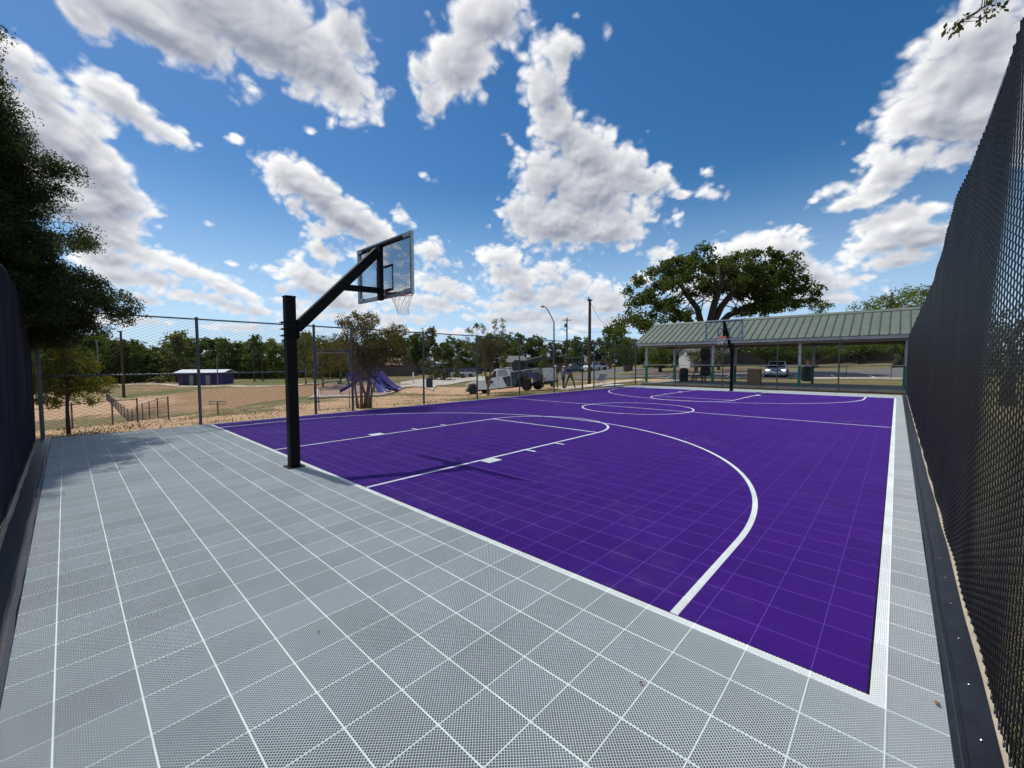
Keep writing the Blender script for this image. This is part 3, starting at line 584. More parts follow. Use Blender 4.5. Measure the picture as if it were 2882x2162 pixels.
def hoop(loc, rz, label, dots=True):
    r = empty('basketball_hoop', loc, rz, label, 'basketball hoop', 'basketball hoops')
    MB().box((0, 0, 1.33), (.152, .152, 2.80)).build('pole', M_pole, r, bevel=.012)
    MB().box((0, 0, 2.738), (.16, .16, .018)).build('pole_cap', M_pole, r)
    MB().box((0, 0, .008), (.26, .26, .016)).build('base_plate', M_pole, r)
    for z in (2.12, 2.225, 2.33):
        c = MB(); c.box((0, .086, z), (.24, .014, .03)); c.box((0, -.086, z), (.24, .014, .03))
        c.tube([(-.105, -.12, z), (-.105, .12, z)], .008, 6); c.tube([(.105, -.12, z), (.105, .12, z)], .008, 6); c.build('clamp', M_pole, r)
    yb = 1.67
    MB().box((0, .10, 2.225), (.15, .03, .30)).build('mounting_plate', M_pole, r)
    c = MB(); beam(c, (0, .09, 2.24), (0, yb - .12, 3.74), .115, .16); c.build('arm', M_pole, r, bevel=.006)
    c = MB(); beam(c, (0, .86, 3.0), (0, yb - .08, 3.03), .09, .10); c.build('brace', M_pole, r, bevel=.004)
    MB().box((0, yb - .07, 3.36), (.12, .075, 1.02)).build('upright', M_pole, r, bevel=.004)
    bw, z0, z1_ = 1.94, 2.88, 3.95; bh = z1_ - z0; zc = (z0 + z1_) / 2
    bb = MB()
    for sz in (z0 + .03, z1_ - .03): bb.box((0, yb, sz), (bw, .05, .06))
    for sx in (-1, 1): bb.box((sx * (bw / 2 - .03), yb, zc), (.06, .05, bh - .12))
    fr = bb.build('board_frame', M_alu, r, bevel=.004)
    gp = MB().box((0, yb + .012, zc), (bw - .12, .012, bh - .12)).build('glass_panel', gl, r)
    nb = MB(); w2, h2 = bw - .125, bh - .125
    for sz in (zc - h2 / 2 + .014, zc + h2 / 2 - .014): nb.box((0, yb + .021, sz), (w2, .004, .028))
    for sx in (-1, 1): nb.box((sx * (w2 / 2 - .014), yb + .021, zc), (.028, .004, h2 - .056))
    nb.build('border_line', M_navy, gp)
    tb = MB(); tz = 3.05 + .22
    for sz in (3.04, 3.04 + .44): tb.box((0, yb + .021, sz), (.60, .004, .045))
    for sx in (-1, 1): tb.box((sx * .2775, yb + .021, tz - .01), (.045, .004, .395))
    tb.build('target_square', M_navy, gp)
    if dots:
        db = MB()
        for i in range(-14, 15):
            for j in range(-8, 9):
                x = i * .062; z = zc + j * .058 + (.029 if i % 2 else 0)
                if abs(x) < .13 or abs(z - zc) > h2 / 2 - .05 or abs(x) > w2 / 2 - .05 or (abs(abs(x) - .2775) < .04 and z < 3.52) or (abs(z - 3.48) < .04 and abs(x) < .32): continue
                db.lathe([(.0075, -.002), (.0075, .002)], (x, yb + .021, z), 6, 'Y')
        db.build('dot_pattern', mat('dot_print', (.03, .04, .10)), gp)['kind'] = 'stuff'
    for sx in (-1, 1):
        for z in (z0 + .065, z1_ - .065):
            MB().box((sx * (bw / 2 - .14), yb - .035, z), (.20, .022, .055)).build('corner_bracket', M_alu, fr)
    MB().box((0, yb - .045, z1_ - .075), (bw - .5, .03, .05)).build('top_stiffener', M_pole, r)
    rz_ = 3.02; ry = yb + .15 + .225
    rm = MB(); rm.tube([(.225 * math.cos(t), ry + .225 * math.sin(t), rz_) for t in [i * math.pi / 18 for i in range(36)]], .0095, 8, closed=True)
    rm.box((0, yb + .09, rz_ - .01), (.13, .16, .014)); rm.box((0, yb + .03, rz_ - .03), (.17, .014, .15)); rm.box((0, yb + .05, rz_ + .03), (.30, .03, .05))
    rm.tube([(-.06, yb + .04, rz_ - .09), (-.15, ry - .13, rz_ - .008)], .007, 6); rm.tube([(.06, yb + .04, rz_ - .09), (.15, ry - .13, rz_ - .008)], .007, 6)
    rim = rm.build('rim', M_red, r, smooth=False)
    nt = MB(); n = 12; lv = [(.218, -.01), (.185, -.10), (.150, -.19), (.125, -.27), (.112, -.34), (.118, -.40)]
    sway = lambda l: (.012 * l, .006 * l)
    for l in range(len(lv) - 1):
        (ra, za), (rb, zb) = lv[l], lv[l + 1]
        for k in range(n):
            w0 = 2 * math.pi * (k + .5 * (l % 2)) / n
            for sg in (-.5, .5):
                w1 = w0 + sg * 2 * math.pi / n; mid = (w0 + w1) / 2; rmid = (ra + rb) / 2 * .985
                nt.tube([(ra * math.cos(w0) + sway(l)[0], ry + ra * math.sin(w0), rz_ + za), (rmid * math.cos(mid) + sway(l + .5)[0], ry + rmid * math.sin(mid), rz_ + (za + zb) / 2 - .012), (rb * math.cos(w1) + sway(l + 1)[0], ry + rb * math.sin(w1), rz_ + zb)], .0028, 4, cap=False)
    nt.build('net', M_net, rim)
    return r
hoop((-7.15, -.17, 0), 0, 'near black basketball hoop with clear dotted backboard seen from behind')
hoop((-6.97, 23.42, 0), math.pi, 'far black basketball hoop in front of the pavilion roof', dots=False)
# ================================================================ PAVILION
M_roof = mat('green_metal', (.120, .145, .118), (.098, .122, .098), .6, .0, scale=2, spec=.4)
M_seam = mat('green_metal_rib', (.06, .085, .065), (.05, .07, .055), .5)
M_fascia = mat('fascia', (.34, .33, .33), (.26, .25, .26), .55)
M_colw = mat('column_white', (.50, .50, .52), (.38, .38, .40), .6)
M_colg = mat('column_green', (.0, .20, .13), (.0, .15, .10), .5)
M_wood = mat('rafter_wood', (.16, .11, .075), (.11, .075, .05), .8, scale=8)
M_slab = mat('slab_concrete', (.30, .29, .27), (.22, .22, .21), .85, scale=1.2, bump=.2)
M_brick = mat('slab_brick', (.16, .085, .055), (.11, .06, .04), .9, scale=14)
pv = empty('picnic_pavilion', (-6.6, 30, 0), label='long open picnic pavilion with green ribbed metal roof and two-colour columns', cat='pavilion')
def pvb(b_, name, m, **k):
    b_.v = [(x + 6.6, y - 30, z) for x, y, z in b_.v]; return b_.build(name, m, pv, **k)
pvb(MB().box((-6.75, 29.9, .09), (14.7, 6.1, .16)), 'slab', M_slab); pvb(MB().box((-6.75, 29.9, -.1), (14.76, 6.16, .30)), 'slab_edge', M_brick)
xe0, xe1, ye0, ye1, ze, yr, zr = -14.6, .85, 26.75, 33.3, 3.05, 30.0, 4.60
xr0, xr1 = -14.3, .80
for sgn, ye in ((-1, ye0), (1, ye1)):
    b_ = MB(); q_ = [(xe0, ye, ze), (xe1, ye, ze), (xe1, yr, zr), (xe0, yr, zr)]; b_.prism(q_, (0, 0, 0), (0, 0, .05)); rp = pvb(b_, 'roof_panel', M_roof)
    b_ = MB(); n = 38
    for i in range(n + 1):
        x = xe0 + .02 + (xe1 - xe0 - .04) * i / n; b_.prism([(x - .022, ye, ze + .05), (x + .022, ye, ze + .05), (x + .022, yr, zr + .05), (x - .022, yr, zr + .05)], (0, 0, .001), (0, 0, .045))
    b_.v = [(x + 6.6, y - 30, z) for x, y, z in b_.v]; b_.build('rib', M_seam, rp)['kind'] = 'stuff'
b_ = MB(); b_.prism([(xe0, yr - .2, zr - .04), (xe0, yr, zr + .11), (xe0, yr + .2, zr - .04)], (0, 0, 0.03), (xe1 - xe0, 0, 0)); pvb(b_, 'ridge_cap', M_roof)
pvb(MB().box(((xe0 + xe1) / 2, ye0 + .03, ze - .07), (xe1 - xe0, .12, .13)), 'gutter', M_fascia); pvb(MB().box(((xe0 + xe1) / 2, ye1 - .03, ze - .07), (xe1 - xe0, .12, .13)), 'gutter', M_fascia)
for x in (xe0 + .02, xe1 - .02):
    b_ = MB(); b_.prism([(x, ye0 + .1, ze - .12), (x, ye1 - .1, ze - .12), (x, ye1 - .1, ze - .005), (x, yr, zr - .005), (x, ye0 + .1, ze - .005)], (-.02, 0, 0), (.04, 0, 0)); pvb(b_, 'gable_end', mat('gable_tan', (.30, .27, .22), (.25, .22, .18), .7))
for y in (27.15, 32.55): pvb(MB().box((-6.75, y, 2.88), (14.5, .14, .22)), 'beam', mat('beam_tan', (.34, .28, .20), (.28, .23, .16), .7))
for i in range(4):
    for y in (27.15, 32.45):
        x = [-13.85, -9.15, -4.28, .34][i]
        MB().box((x + 6.6, y - 30, 2.1), (.13, .13, 1.36)).build('column', M_colw, pv); MB().box((x + 6.6, y - 30, .80), (.145, .145, 1.26)).build('column_base', M_colg, pv)
for x in (-13.85, -9.15, -4.28, .34): pvb(MB().box((x, 29.85, 2.88), (.12, 5.2, .2)), 'tie_beam', M_wood)
b_ = MB()
for i in range(14):
    x = xe0 + .5 + i * 1.11
    for sgn, ye in ((-1, ye0 + .15), (1, ye1 - .15)): beam(b_, (x, ye, ze - .02), (x, yr, zr - .12), .05, .14)
pvb(b_, 'rafter', M_wood)['kind'] = 'stuff'
zs = .175
def pav_at(q_, z=zs): d = ray(*q_); t = (z - CC[2]) / d[2]; p = CC + d * t; return (p[0], p[1], z)
# picnic table with curved steel legs
M_steel = mat('dark_steel', (.018, .02, .022), (.012, .014, .016), .4, .3)
p = pav_at(z4(690, 905)); p = (p[0], 30.6, zs)
tb = empty('picnic_table', p, .1, 'dark steel picnic table with looped legs under the pavilion', 'picnic table')
b_ = MB(); b_.box((0, 0, .74), (1.9, .75, .045)); b_.build('table_top', M_steel, tb, bevel=.01)
for sg in (-1, 1): MB().box((0, sg * .72, .45), (1.9, .26, .04)).build('bench', M_steel, tb, bevel=.01)
for x in (-.7, 0, .7):
    b_ = MB()
    for sg in (-1, 1):
        b_.tube([(x, sg * .2, .72), (x, sg * .22, .2), (x, sg * .30, .06), (x, sg * .45, .03), (x, sg * .68, .05), (x, sg * .78, .14), (x, sg * .76, .43)], .024, 6)
        b_.tube([(x, sg * .62, .43), (x, sg * .60, .2), (x, sg * .45, .12), (x, sg * .24, .14)], .02, 6)
    b_.build('leg', M_steel, tb)
def barrel(name, loc, h, r, label, m, slat=True, group=None):
    t = empty(name, loc, random.random() * 3, label, 'trash can', group)
    MB().lathe([(r * .92, 0), (r, h * .06), (r, h * .92), (r * 1.06, h * .95), (r * 1.06, h), (r * .9, h)], n=20).build('barrel', m, t, smooth=False)
    MB().lathe([(r * 1.0, h * .955), (r * .95, h * 1.03), (r * .5, h * 1.09), (r * .1, h * 1.1)], n=20).build('lid', M_steel, t)
    if slat:
        b_ = MB()
        for k in range(16):
            w = k * math.pi / 8; b_.box(((r + .012) * math.cos(w), (r + .012) * math.sin(w), h * .5), (.014, .055, h * .82), rz=w)
        b_.build('slat', m, t)
    return t
M_can = mat('trash_green', (.008, .05, .05), (.006, .035, .035), .5); M_can2 = mat('trash_black', (.008, .014, .016), (.006, .01, .012), .45)
p = pav_at(z4(585, 905)); barrel('trash_can', (p[0], p[1], zs), .95, .30, 'dark green trash can beside the picnic table in the pavilion', M_can)
p = pav_at(z4(1820, 900), .12); barrel('trash_can', (p[0], p[1], .12), 1.12, .36, 'large black trash can by the pavilion column right of the silver car', M_can2)
p = Gt(z2(2172, 972)); barrel('trash_can', tuple(p), 1.02, .32, 'dark green trash can on the path beside the playground', M_can)
# brick pedestal
bm_ = bpy.data.materials.new('brown_brick'); bm_.use_nodes = True; a = G(bm_.node_tree); bs_ = bm_.node_tree.nodes['Principled BSDF']
bt_ = a.n('ShaderNodeTexBrick'); tcx = a.n('ShaderNodeTexCoord'); mp = a.n('ShaderNodeMapping'); mp.inputs[2].default_value = (math.pi / 2, 0, 0); a.put(mp.inputs[0], tcx.outputs['Object']); a.put(bt_.inputs['Vector'], mp.outputs[0])
bt_.inputs['Scale'].default_value = 5; bt_.inputs['Color1'].default_value = (.26, .16, .085, 1); bt_.inputs['Color2'].default_value = (.20, .12, .06, 1); bt_.inputs['Mortar'].default_value = (.13, .10, .07, 1); a.put(bs_.inputs['Base Color'], bt_.outputs[0]); bs_.inputs['Roughness'].default_value = .9
p = pav_at(z4(1300, 940)); bp_ = empty('brick_pedestal', (p[0], 27.9, zs), 0, 'brown brick barbecue pedestal in the pavilion left of the silver car', 'brick pedestal')
MB().box((0, 0, .5), (.72, .55, 1.0)).build('brickwork', bm_, bp_); MB().box((0, 0, 1.03), (.78, .61, .06)).build('cap', mat('cap_stone', (.30, .24, .16)), bp_)
# ================================================================ CARS
M_tyre = mat('tyre', (.012, .012, .013), (.02, .019, .018), .85); M_rimm = mat('wheel_rim', (.45, .46, .48), (.35, .36, .38), .3, .8)
M_glass = mat('dark_glass', (.012, .016, .022), (.008, .012, .018), .06, spec=.8); M_plastic = mat('black_plastic', (.012, .012, .014), (.02, .02, .02), .6)
M_head = mat('headlight_lit', (.9, .9, .9), None, .1, emis=((1, .97, .9), 6)); M_lamp = mat('lamp_lens', (.55, .55, .55), (.45, .45, .45), .08, spec=.8); M_tail = mat('tail_lamp', (.35, .01, .01), (.25, .01, .01), .2)
def wheel(root, x, y, r, w, side):
    t = MB().lathe([(r * .62, -w / 2), (r * .93, -w / 2), (r, -w * .35), (r, w * .35), (r * .93, w / 2), (r * .62, w / 2)], (0, 0, 0), 24, 'Y').build('wheel', M_tyre, root); t.location = (x, y, r)
    b_ = MB(); b_.lathe([(r * .64, -.012), (r * .60, .012), (r * .52, -.02), (r * .2, -.02), (r * .15, .012), (r * .05, .015)], (0, side * w * .42, 0), 20, 'Y')
    for k in range(5):
        a_ = k * 2 * math.pi / 5; b_.box((r * .38 * math.cos(a_), side * w * .44, r * .38 * math.sin(a_)), (r * .42, .02, r * .12), M=Matrix.Rotation(-a_, 3, 'Y'))
    b_.build('rim', M_rimm, t)
def hull(sections, closed_ends=True):
    """loft of cross sections: list of lists of (x,y,z)"""
    b_ = MB(); n = len(sections[0]); vs = [p for s_ in sections for p in s_]
    fs = [(i * n + j, i * n + (j + 1) % n, (i + 1) * n + (j + 1) % n, (i + 1) * n + j) for i in range(len(sections) - 1) for j in range(n)]
    fs += [tuple(range(n))[::-1], tuple(range((len(sections) - 1) * n, len(sections) * n))]
    return b_.add(vs, fs)
def car(loc, rz, label, paint, L=4.4, Wd=1.78, H=1.45, hatch=True, lit=False, group=None, name='parked_car', matrix=None):
    c = empty(name, loc, rz, label, 'car', group, matrix)
    def sec(x, zb, zt, w, tw=.90):
        return [(x, -w, zb + .06), (x, -w * 1.0, (zb + zt) / 2), (x, -w * tw, zt - .06), (x, -w * tw * .75, zt), (x, w * tw * .75, zt), (x, w * tw, zt - .06), (x, w, (zb + zt) / 2), (x, w, zb + .06), (x, w * .9, zb), (x, -w * .9, zb)]
    h = Wd / 2; zt = H * .63
    prof = [(-L / 2, .34, zt * .82, h * .82), (-L / 2 + .12, .25, zt * .98, h * .95), (-L * .30, .2, zt * 1.04, h), (0, .2, zt * 1.02, h), (L * .22, .2, zt * .99, h), (L * .36, .2, zt * .90, h * .97), (L / 2 - .18, .22, zt * .78, h * .88), (L / 2, .30, zt * .60, h * .70)]
    bd = hull([sec(*q_) for q_ in prof]).build('body', paint, c, smooth=True)
    xr = -L * .46 if hatch else -L * .36
    g0 = [(xr, h * .84, zt * .98), (-L * .10, h * .86, zt), (L * .25, h * .84, zt * .97)]
    r0 = [(xr + L * .10, h * .66, H - .06), (-L * .08, h * .68, H), (L * .04, h * .66, H - .03)]
    b_ = MB(); vs = []
    for (x, y, z) in g0: vs += [(x, -y, z - .03), (x, y, z - .03)]
    for (x, y, z) in r0: vs += [(x, -y, z - .02), (x, y, z - .02)]
    b_.add(vs, [(0, 1, 7, 6), (5, 4, 10, 11), (0, 6, 8, 2), (2, 8, 10, 4), (1, 3, 9, 7), (3, 5, 11, 9), (6, 7, 9, 8), (8, 9, 11, 10)]); b_.build('windows', M_glass, c)
    b_ = MB(); b_.box((-.02 * L, 0, H - .005), (L * .14 + .35, h * 1.30, .035)); rf = b_.build('roof', paint, c, bevel=.015)
    b_ = MB()
    for s_ in (-1, 1):
        for A, B in (((g0[2][0], s_ * g0[2][1], g0[2][2]), (r0[2][0], s_ * r0[2][1], r0[2][2])), ((g0[0][0], s_ * g0[0][1], g0[0][2]), (r0[0][0], s_ * r0[0][1], r0[0][2])), ((g0[1][0], s_ * g0[1][1], g0[1][2]), (r0[1][0], s_ * r0[1][1], r0[1][2]))): b_.tube([A, B], .032, 6)
    b_.build('pillar', paint, c)
    for s_ in (-1, 1):
        MB().box((L * .20, s_ * (h + .08), zt + .06), (.12, .2, .13)).build('mirror', paint, c, bevel=.03)
        MB().box((L / 2 - .24, s_ * h * .68, zt * .74), (.22, .30, .11), rz=-s_ * .35).build('headlight', M_head if lit else M_lamp, c, bevel=.02)
        MB().box((-L / 2 + .05, s_ * h * .74, zt * .80), (.12, .26, .16)).build('tail_light', M_tail, c, bevel=.02)
        for x in (L * .30, -L * .30):
            wheel(c, x, s_ * (h - .10), .33, .21, s_)
            MB().lathe([(.385, -.02), (.385, .03)], (x, s_ * (h - .02), .35), 20, 'Y').build('wheel_arch', M_plastic, c)
    MB().box((L / 2 - .055, 0, .38), (.10, h * 1.15, .22), taper=1, taper_y=.75).build('grille', M_plastic, c, bevel=.02)
    MB().box((L / 2 + .005, 0, .40), (.012, .34, .13)).build('number_plate', mat('plate', (.6, .6, .6)), c)
    MB().box((L / 2 - .05, 0, zt * .70), (.05, h * .9, .035)).build('grille', M_plastic, c)
    return c
M_silver = mat('silver_paint', (.36, .42, .48), (.34, .40, .46), .28, .35, coat=.6); M_wpaint = mat('white_car_paint', (.72, .74, .75), (.66, .68, .70), .3, coat=.5); M_bluep = mat('blue_car_paint', (.06, .12, .19), (.05, .10, .16), .3, .3, coat=.5); M_greyp = mat('grey_car_paint', (.30, .34, .37), (.27, .30, .33), .3, .3, coat=.5)
p = Gt(z4(1520, 872)); toc = math.atan2(CC[1] - p[1], CC[0] - p[0])
car((p[0] + 1.6 * math.cos(toc + math.pi), p[1] + 1.6 * math.sin(toc + math.pi), T1(p[0], p[1]) + .06), toc - .06, 'silver hatchback facing the court with its headlights on beyond the pavilion', M_silver, 4.2, 1.78, 1.48, True, True)
def side_on(q_, flip=0, extra=0): p = Gt(q_); return p, math.atan2(CC[1] - p[1], CC[0] - p[0]) + math.pi / 2 + flip + extra
p, rz = side_on(z3(378, 868)); car((p[0], p[1], T1(p[0], p[1]) + .05), rz - .2 + math.pi, 'pale grey car parked side-on in front of the dark wooden fence', M_greyp, 4.5, 1.8, 1.55)
p, rz = side_on(z3(296, 865)); p2 = p + np.array([-.68, .73, 0]) * 3.5; car((p2[0], p2[1], T1(p2[0], p2[1]) + .05), rz + .9 + math.pi, 'dark car half hidden behind the pale grey parked car', M_bluep, 4.3, 1.8, 1.5)
def far_at(q_, D): p = P(q_, D); return (p[0], p[1], T1(p[0], p[1]) + .03)
# ================================================================ UTILITY TRUCK
A_ = P(z3(1005, 1000), 30.4); B_ = P(z3(468, 1052), 33.3); zA = A_[2]; zB = B_[2]
wb = 3.95; rear = Vector(A_); fr_ = Vector(B_); xax = (fr_ - rear).normalized(); yax = Vector((0, 0, 1)).cross(xax).normalized(); zax = xax.cross(yax)
print('truck wheelbase seen', (fr_ - rear).length)
wb = (fr_ - rear).length
org = rear - yax * .92     # left side wheels are the ones facing the camera (+y is the truck's left)
Mt = Matrix([[xax[i], yax[i], zax[i], org[i]] for i in range(3)] + [[0, 0, 0, 1]])
M_tw = mat('truck_white', (.88, .90, .91), (.80, .83, .85), .35, scale=3, coat=.4)
wrap = bpy.data.materials.new('truck_wrap'); wrap.use_nodes = True; a = G(wrap.node_tree); bw_ = wrap.node_tree.nodes['Principled BSDF']
o_ = a.n('ShaderNodeTexCoord').outputs['Object']; vr = a.n('ShaderNodeTexVoronoi'); a.put(vr.inputs['Vector'], a.v('ADD', o_, a.v('SCALE', a.noise(o_, 4, 4, .6, 0, True), scale=.5))); vr.inputs['Scale'].default_value = 3.2
rp_ = a.n('ShaderNodeValToRGB'); a.put(rp_.inputs[0], a.m('FRACT', a.m('MULTIPLY', a.n('ShaderNodeSeparateColor').outputs[0], 1.0)))
sc_ = a.n('ShaderNodeSeparateColor'); a.put(sc_.inputs[0], vr.outputs['Color']); a.put(rp_.inputs[0], sc_.outputs[0]); rp_.color_ramp.interpolation = 'CONSTANT'
el = rp_.color_ramp.elements; el[0].color = (.018, .022, .026, 1); el[1].position = .30; el[1].color = (.038, .05, .048, 1)
for ps, cc_ in ((.5, (.02, .025, .03, 1)), (.66, (.15, .13, .11, 1)), (.76, (.08, .14, .17, 1)), (.86, (.20, .06, .05, 1)), (.9, (.05, .07, .05, 1)), (.96, (.34, .36, .36, 1))): e_ = el.new(ps); e_.color = cc_
a.put(bw_.inputs['Base Color'], a.mix(a.m('MULTIPLY', a.noise(o_, 11, 5, .7), 1.0), rp_.outputs[0], (.03, .035, .04, 1))); bw_.inputs['Roughness'].default_value = .45
tk = empty('utility_truck', (0, 0, 0), 0, 'white utility truck with dark graphic wrap, boom and service body parked on the dirt', 'truck', matrix=Mt)
def mir(poly, y0, y1): return poly, y0, y1
def sideprism(name, poly, y0, y1, m, parent=tk, bevel=.03):
    b_ = MB(); b_.prism([(x, y0, z) for x, z in poly], (0, 0, 0), (0, y1 - y0, 0)); return b_.build(name, m, parent, bevel=bevel)
k = wb / 4.3
X0 = lambda x: x * k
cabw = .93
# hood and front (x forward of rear axle)
sideprism('hood', [(X0(2.95), .62), (X0(2.95), 1.22), (X0(3.55), 1.21), (X0(4.45), 1.10), (X0(4.80), 1.00), (X0(4.86), .60), (X0(4.78), .55), (X0(4.72), .80), (X0(4.55), .98), (X0(4.05), .98), (X0(3.86), .80), (X0(3.82), .45), (X0(2.95), .40)], -cabw, cabw, M_tw)
sideprism('cab', [(X0(1.05), .42), (X0(2.96), .38), (X0(2.96), 1.22), (X0(2.80), 1.27), (X0(2.30), 1.86), (X0(2.02), 1.92), (X0(1.20), 1.90), (X0(1.05), 1.30)], -cabw, cabw, M_tw)
MB().box((X0(4.84), 0, .50), (.16, 1.9, .26)).build('bumper', mat('chrome_bumper', (.45, .44, .42), (.3, .29, .28), .3, .7), tk, bevel=.03)
MB().box((X0(4.80), 0, .78), (.10, 1.3, .24)).build('grille', M_plastic, tk, bevel=.02)
for s_ in (-1, 1): MB().box((X0(4.74), s_ * .76, .80), (.2, .30, .22)).build('headlight', M_lamp, tk, bevel=.03)
for s_ in (-1, 1):
    y_ = s_ * (cabw + .004)
    sideprism('window', [(X0(2.20), 1.29), (X0(2.74), 1.26), (X0(2.32), 1.74), (X0(2.16), 1.76)], y_ - .006, y_ + .006, M_glass, bevel=0)
    sideprism('rear_window', [(X0(1.22), 1.30), (X0(2.04), 1.29), (X0(2.02), 1.79), (X0(1.36), 1.80)], y_ - .006, y_ + .006, mat('frosted_panel', (.30, .38, .40), (.42, .46, .46), .3, scale=5), bevel=0)
    sideprism('door_wrap', [(X0(1.08), .46), (X0(1.45), .46), (X0(1.72), 1.2), (X0(1.08), 1.26)], y_ - .004, y_ + .006, wrap, bevel=0)
    MB().box((X0(2.78), s_ * (cabw + .16), 1.28), (.10, .22, .30)).build('mirror', M_plastic, tk, bevel=.02)
    MB().box((X0(2.08), y_, 1.12), (.12, .03, .03)).build('door_handle', M_plastic, tk)
    b_ = MB(); b_.box((X0(2.60), y_, .93), (.24, .008, .20)); b_.build('door_emblem', mat('emblem_navy', (.03, .04, .08)), tk)
    b_ = MB()
    for i, zz in enumerate((.76, .70)): b_.box((X0(2.52), y_, zz), (.55 - .12 * i, .008, .025))
    b_.build('door_stripe', mat('emblem_grey', (.25, .28, .30)), tk)
    b_ = MB(); b_.box((X0(2.06), y_ + s_ * .001, .85), (.012, .006, .85)); b_.box((X0(2.95), y_ + s_ * .001, .85), (.012, .006, .80)); b_.build('door_gap', M_plastic, tk)
# service body
bx0, bx1 = X0(-1.30), X0(1.00)
sideprism('service_body', [(bx0, .58), (X0(-.62), .58), (X0(-.56), .86), (X0(-.35), 1.04), (X0(.35), 1.04), (X0(.56), .86), (X0(.62), .52), (bx1, .52), (bx1, 1.50), (bx0, 1.50)], -1.0, 1.0, wrap)
for s_ in (-1, 1):
    MB().tube([(bx0, s_ * .97, 1.53), (bx1, s_ * .97, 1.53)], .025, 8).build('rail', M_alu, tk)
    b_ = MB()
    for i in range(3): b_.box((X0(-.85), s_ * 1.006, 1.28 + i * .08), (.62, .012, .035))
    b_.build('vent_slot', M_alu, tk)
    for x in (X0(-.62), X0(.62), X0(.2)):
        MB().box((x, s_ * 1.004, 1.2), (.012, .008, .55)).build('compartment_gap', M_plastic, tk)
    tx = MB(); tx.prism([(X0(-.30) + u_ * -.62, s_ * 1.003, .72 + v_ * .62) for u_, v_ in ((.3, 1), (.3, .68), (.05, .68), (0, .5), (.35, .36), (.5, .3), (.62, 0), (.72, .08), (.95, .35), (.98, .66), (.55, .72), (.55, 1))], (0, 0, 0), (0, s_ * .006, 0)); tx.build('blue_decal', mat('blue_decal', (.03, .06, .26), (.025, .05, .2), .4), tk)
MB().box((bx0 - .02, 0, 1.02), (.05, 1.94, .96)).build('rear_door', mat('dirty_white', (.74, .76, .74), (.5, .52, .5), .6, scale=4), tk, bevel=.01)
for y_ in (-.5, .5): MB().box((bx0 - .05, y_, 1.02), (.01, .78, .76)).build('door_panel', mat('dirty_white2', (.66, .68, .66), (.42, .44, .42), .6, scale=4), tk, bevel=.01)
for s_ in (-1, 1): MB().box((bx0 - .05, s_ * .92, .72), (.03, .1, .22)).build('tail_light', M_tail, tk)
MB().box((bx0 - .12, 0, .50), (.22, 1.9, .10)).build('rear_bumper', M_plastic, tk, bevel=.01)
MB().box((X0(1.8), 0, .42), (X0(6.0), .8, .16)).build('chassis', M_plastic, tk)
for s_ in (-1, 1): MB().box((X0(-1.05), s_ * .72, .30), (.03, .40, .34)).build('mud_flap', M_plastic, tk)
for x, w in ((0, .28), (wb, .24)):
    for s_ in (-1, 1): wheel(tk, x, s_ * .80, .41, w, s_)
# boom, turret, rack
b_ = MB(); b_.lathe([(.40, 0), (.42, .25), (.34, .30), (.30, .55)], (X0(.75), 0, 1.42), 20); b_.build('turret', M_plastic, tk)
b_ = MB(); b_.lathe([(.42, -.42), (.44, -.38), (.44, .38), (.42, .42)], (X0(.85), 0, 1.98), 24, 'Y'); b_.build('hose_reel', M_plastic, tk)
b_ = MB(); beam(b_, (X0(.75), 0, 2.14), (X0(-1.75), 0, 2.26), .22, .20); b_.build('boom', mat('boom_dark', (.05, .05, .045), (.035, .035, .03), .5), tk)
b_ = MB(); beam(b_, (X0(.8), .16, 2.28), (X0(-1.0), .16, 2.42), .07, .07); b_.build('boom_pole', mat('pole_cream', (.40, .37, .25), (.32, .29, .2), .5), tk)
for x in (X0(-1.45), X0(-.75)):
    b_ = MB()
    for s_ in (-1, 1): b_.tube([(x, s_ * .85, 1.5), (x, s_ * .75, 2.16)], .028, 6)
    b_.tube([(x, -.75, 2.16), (x, .75, 2.16)], .028, 6); b_.build('rack', M_plastic, tk)
b_ = MB(); b_.lathe([(.07, 0), (.09, .05), (.09, .16), (.05, .2)], (X0(-1.6), .5, 2.25), 12); b_.build('beacon', M_wpaint, tk)
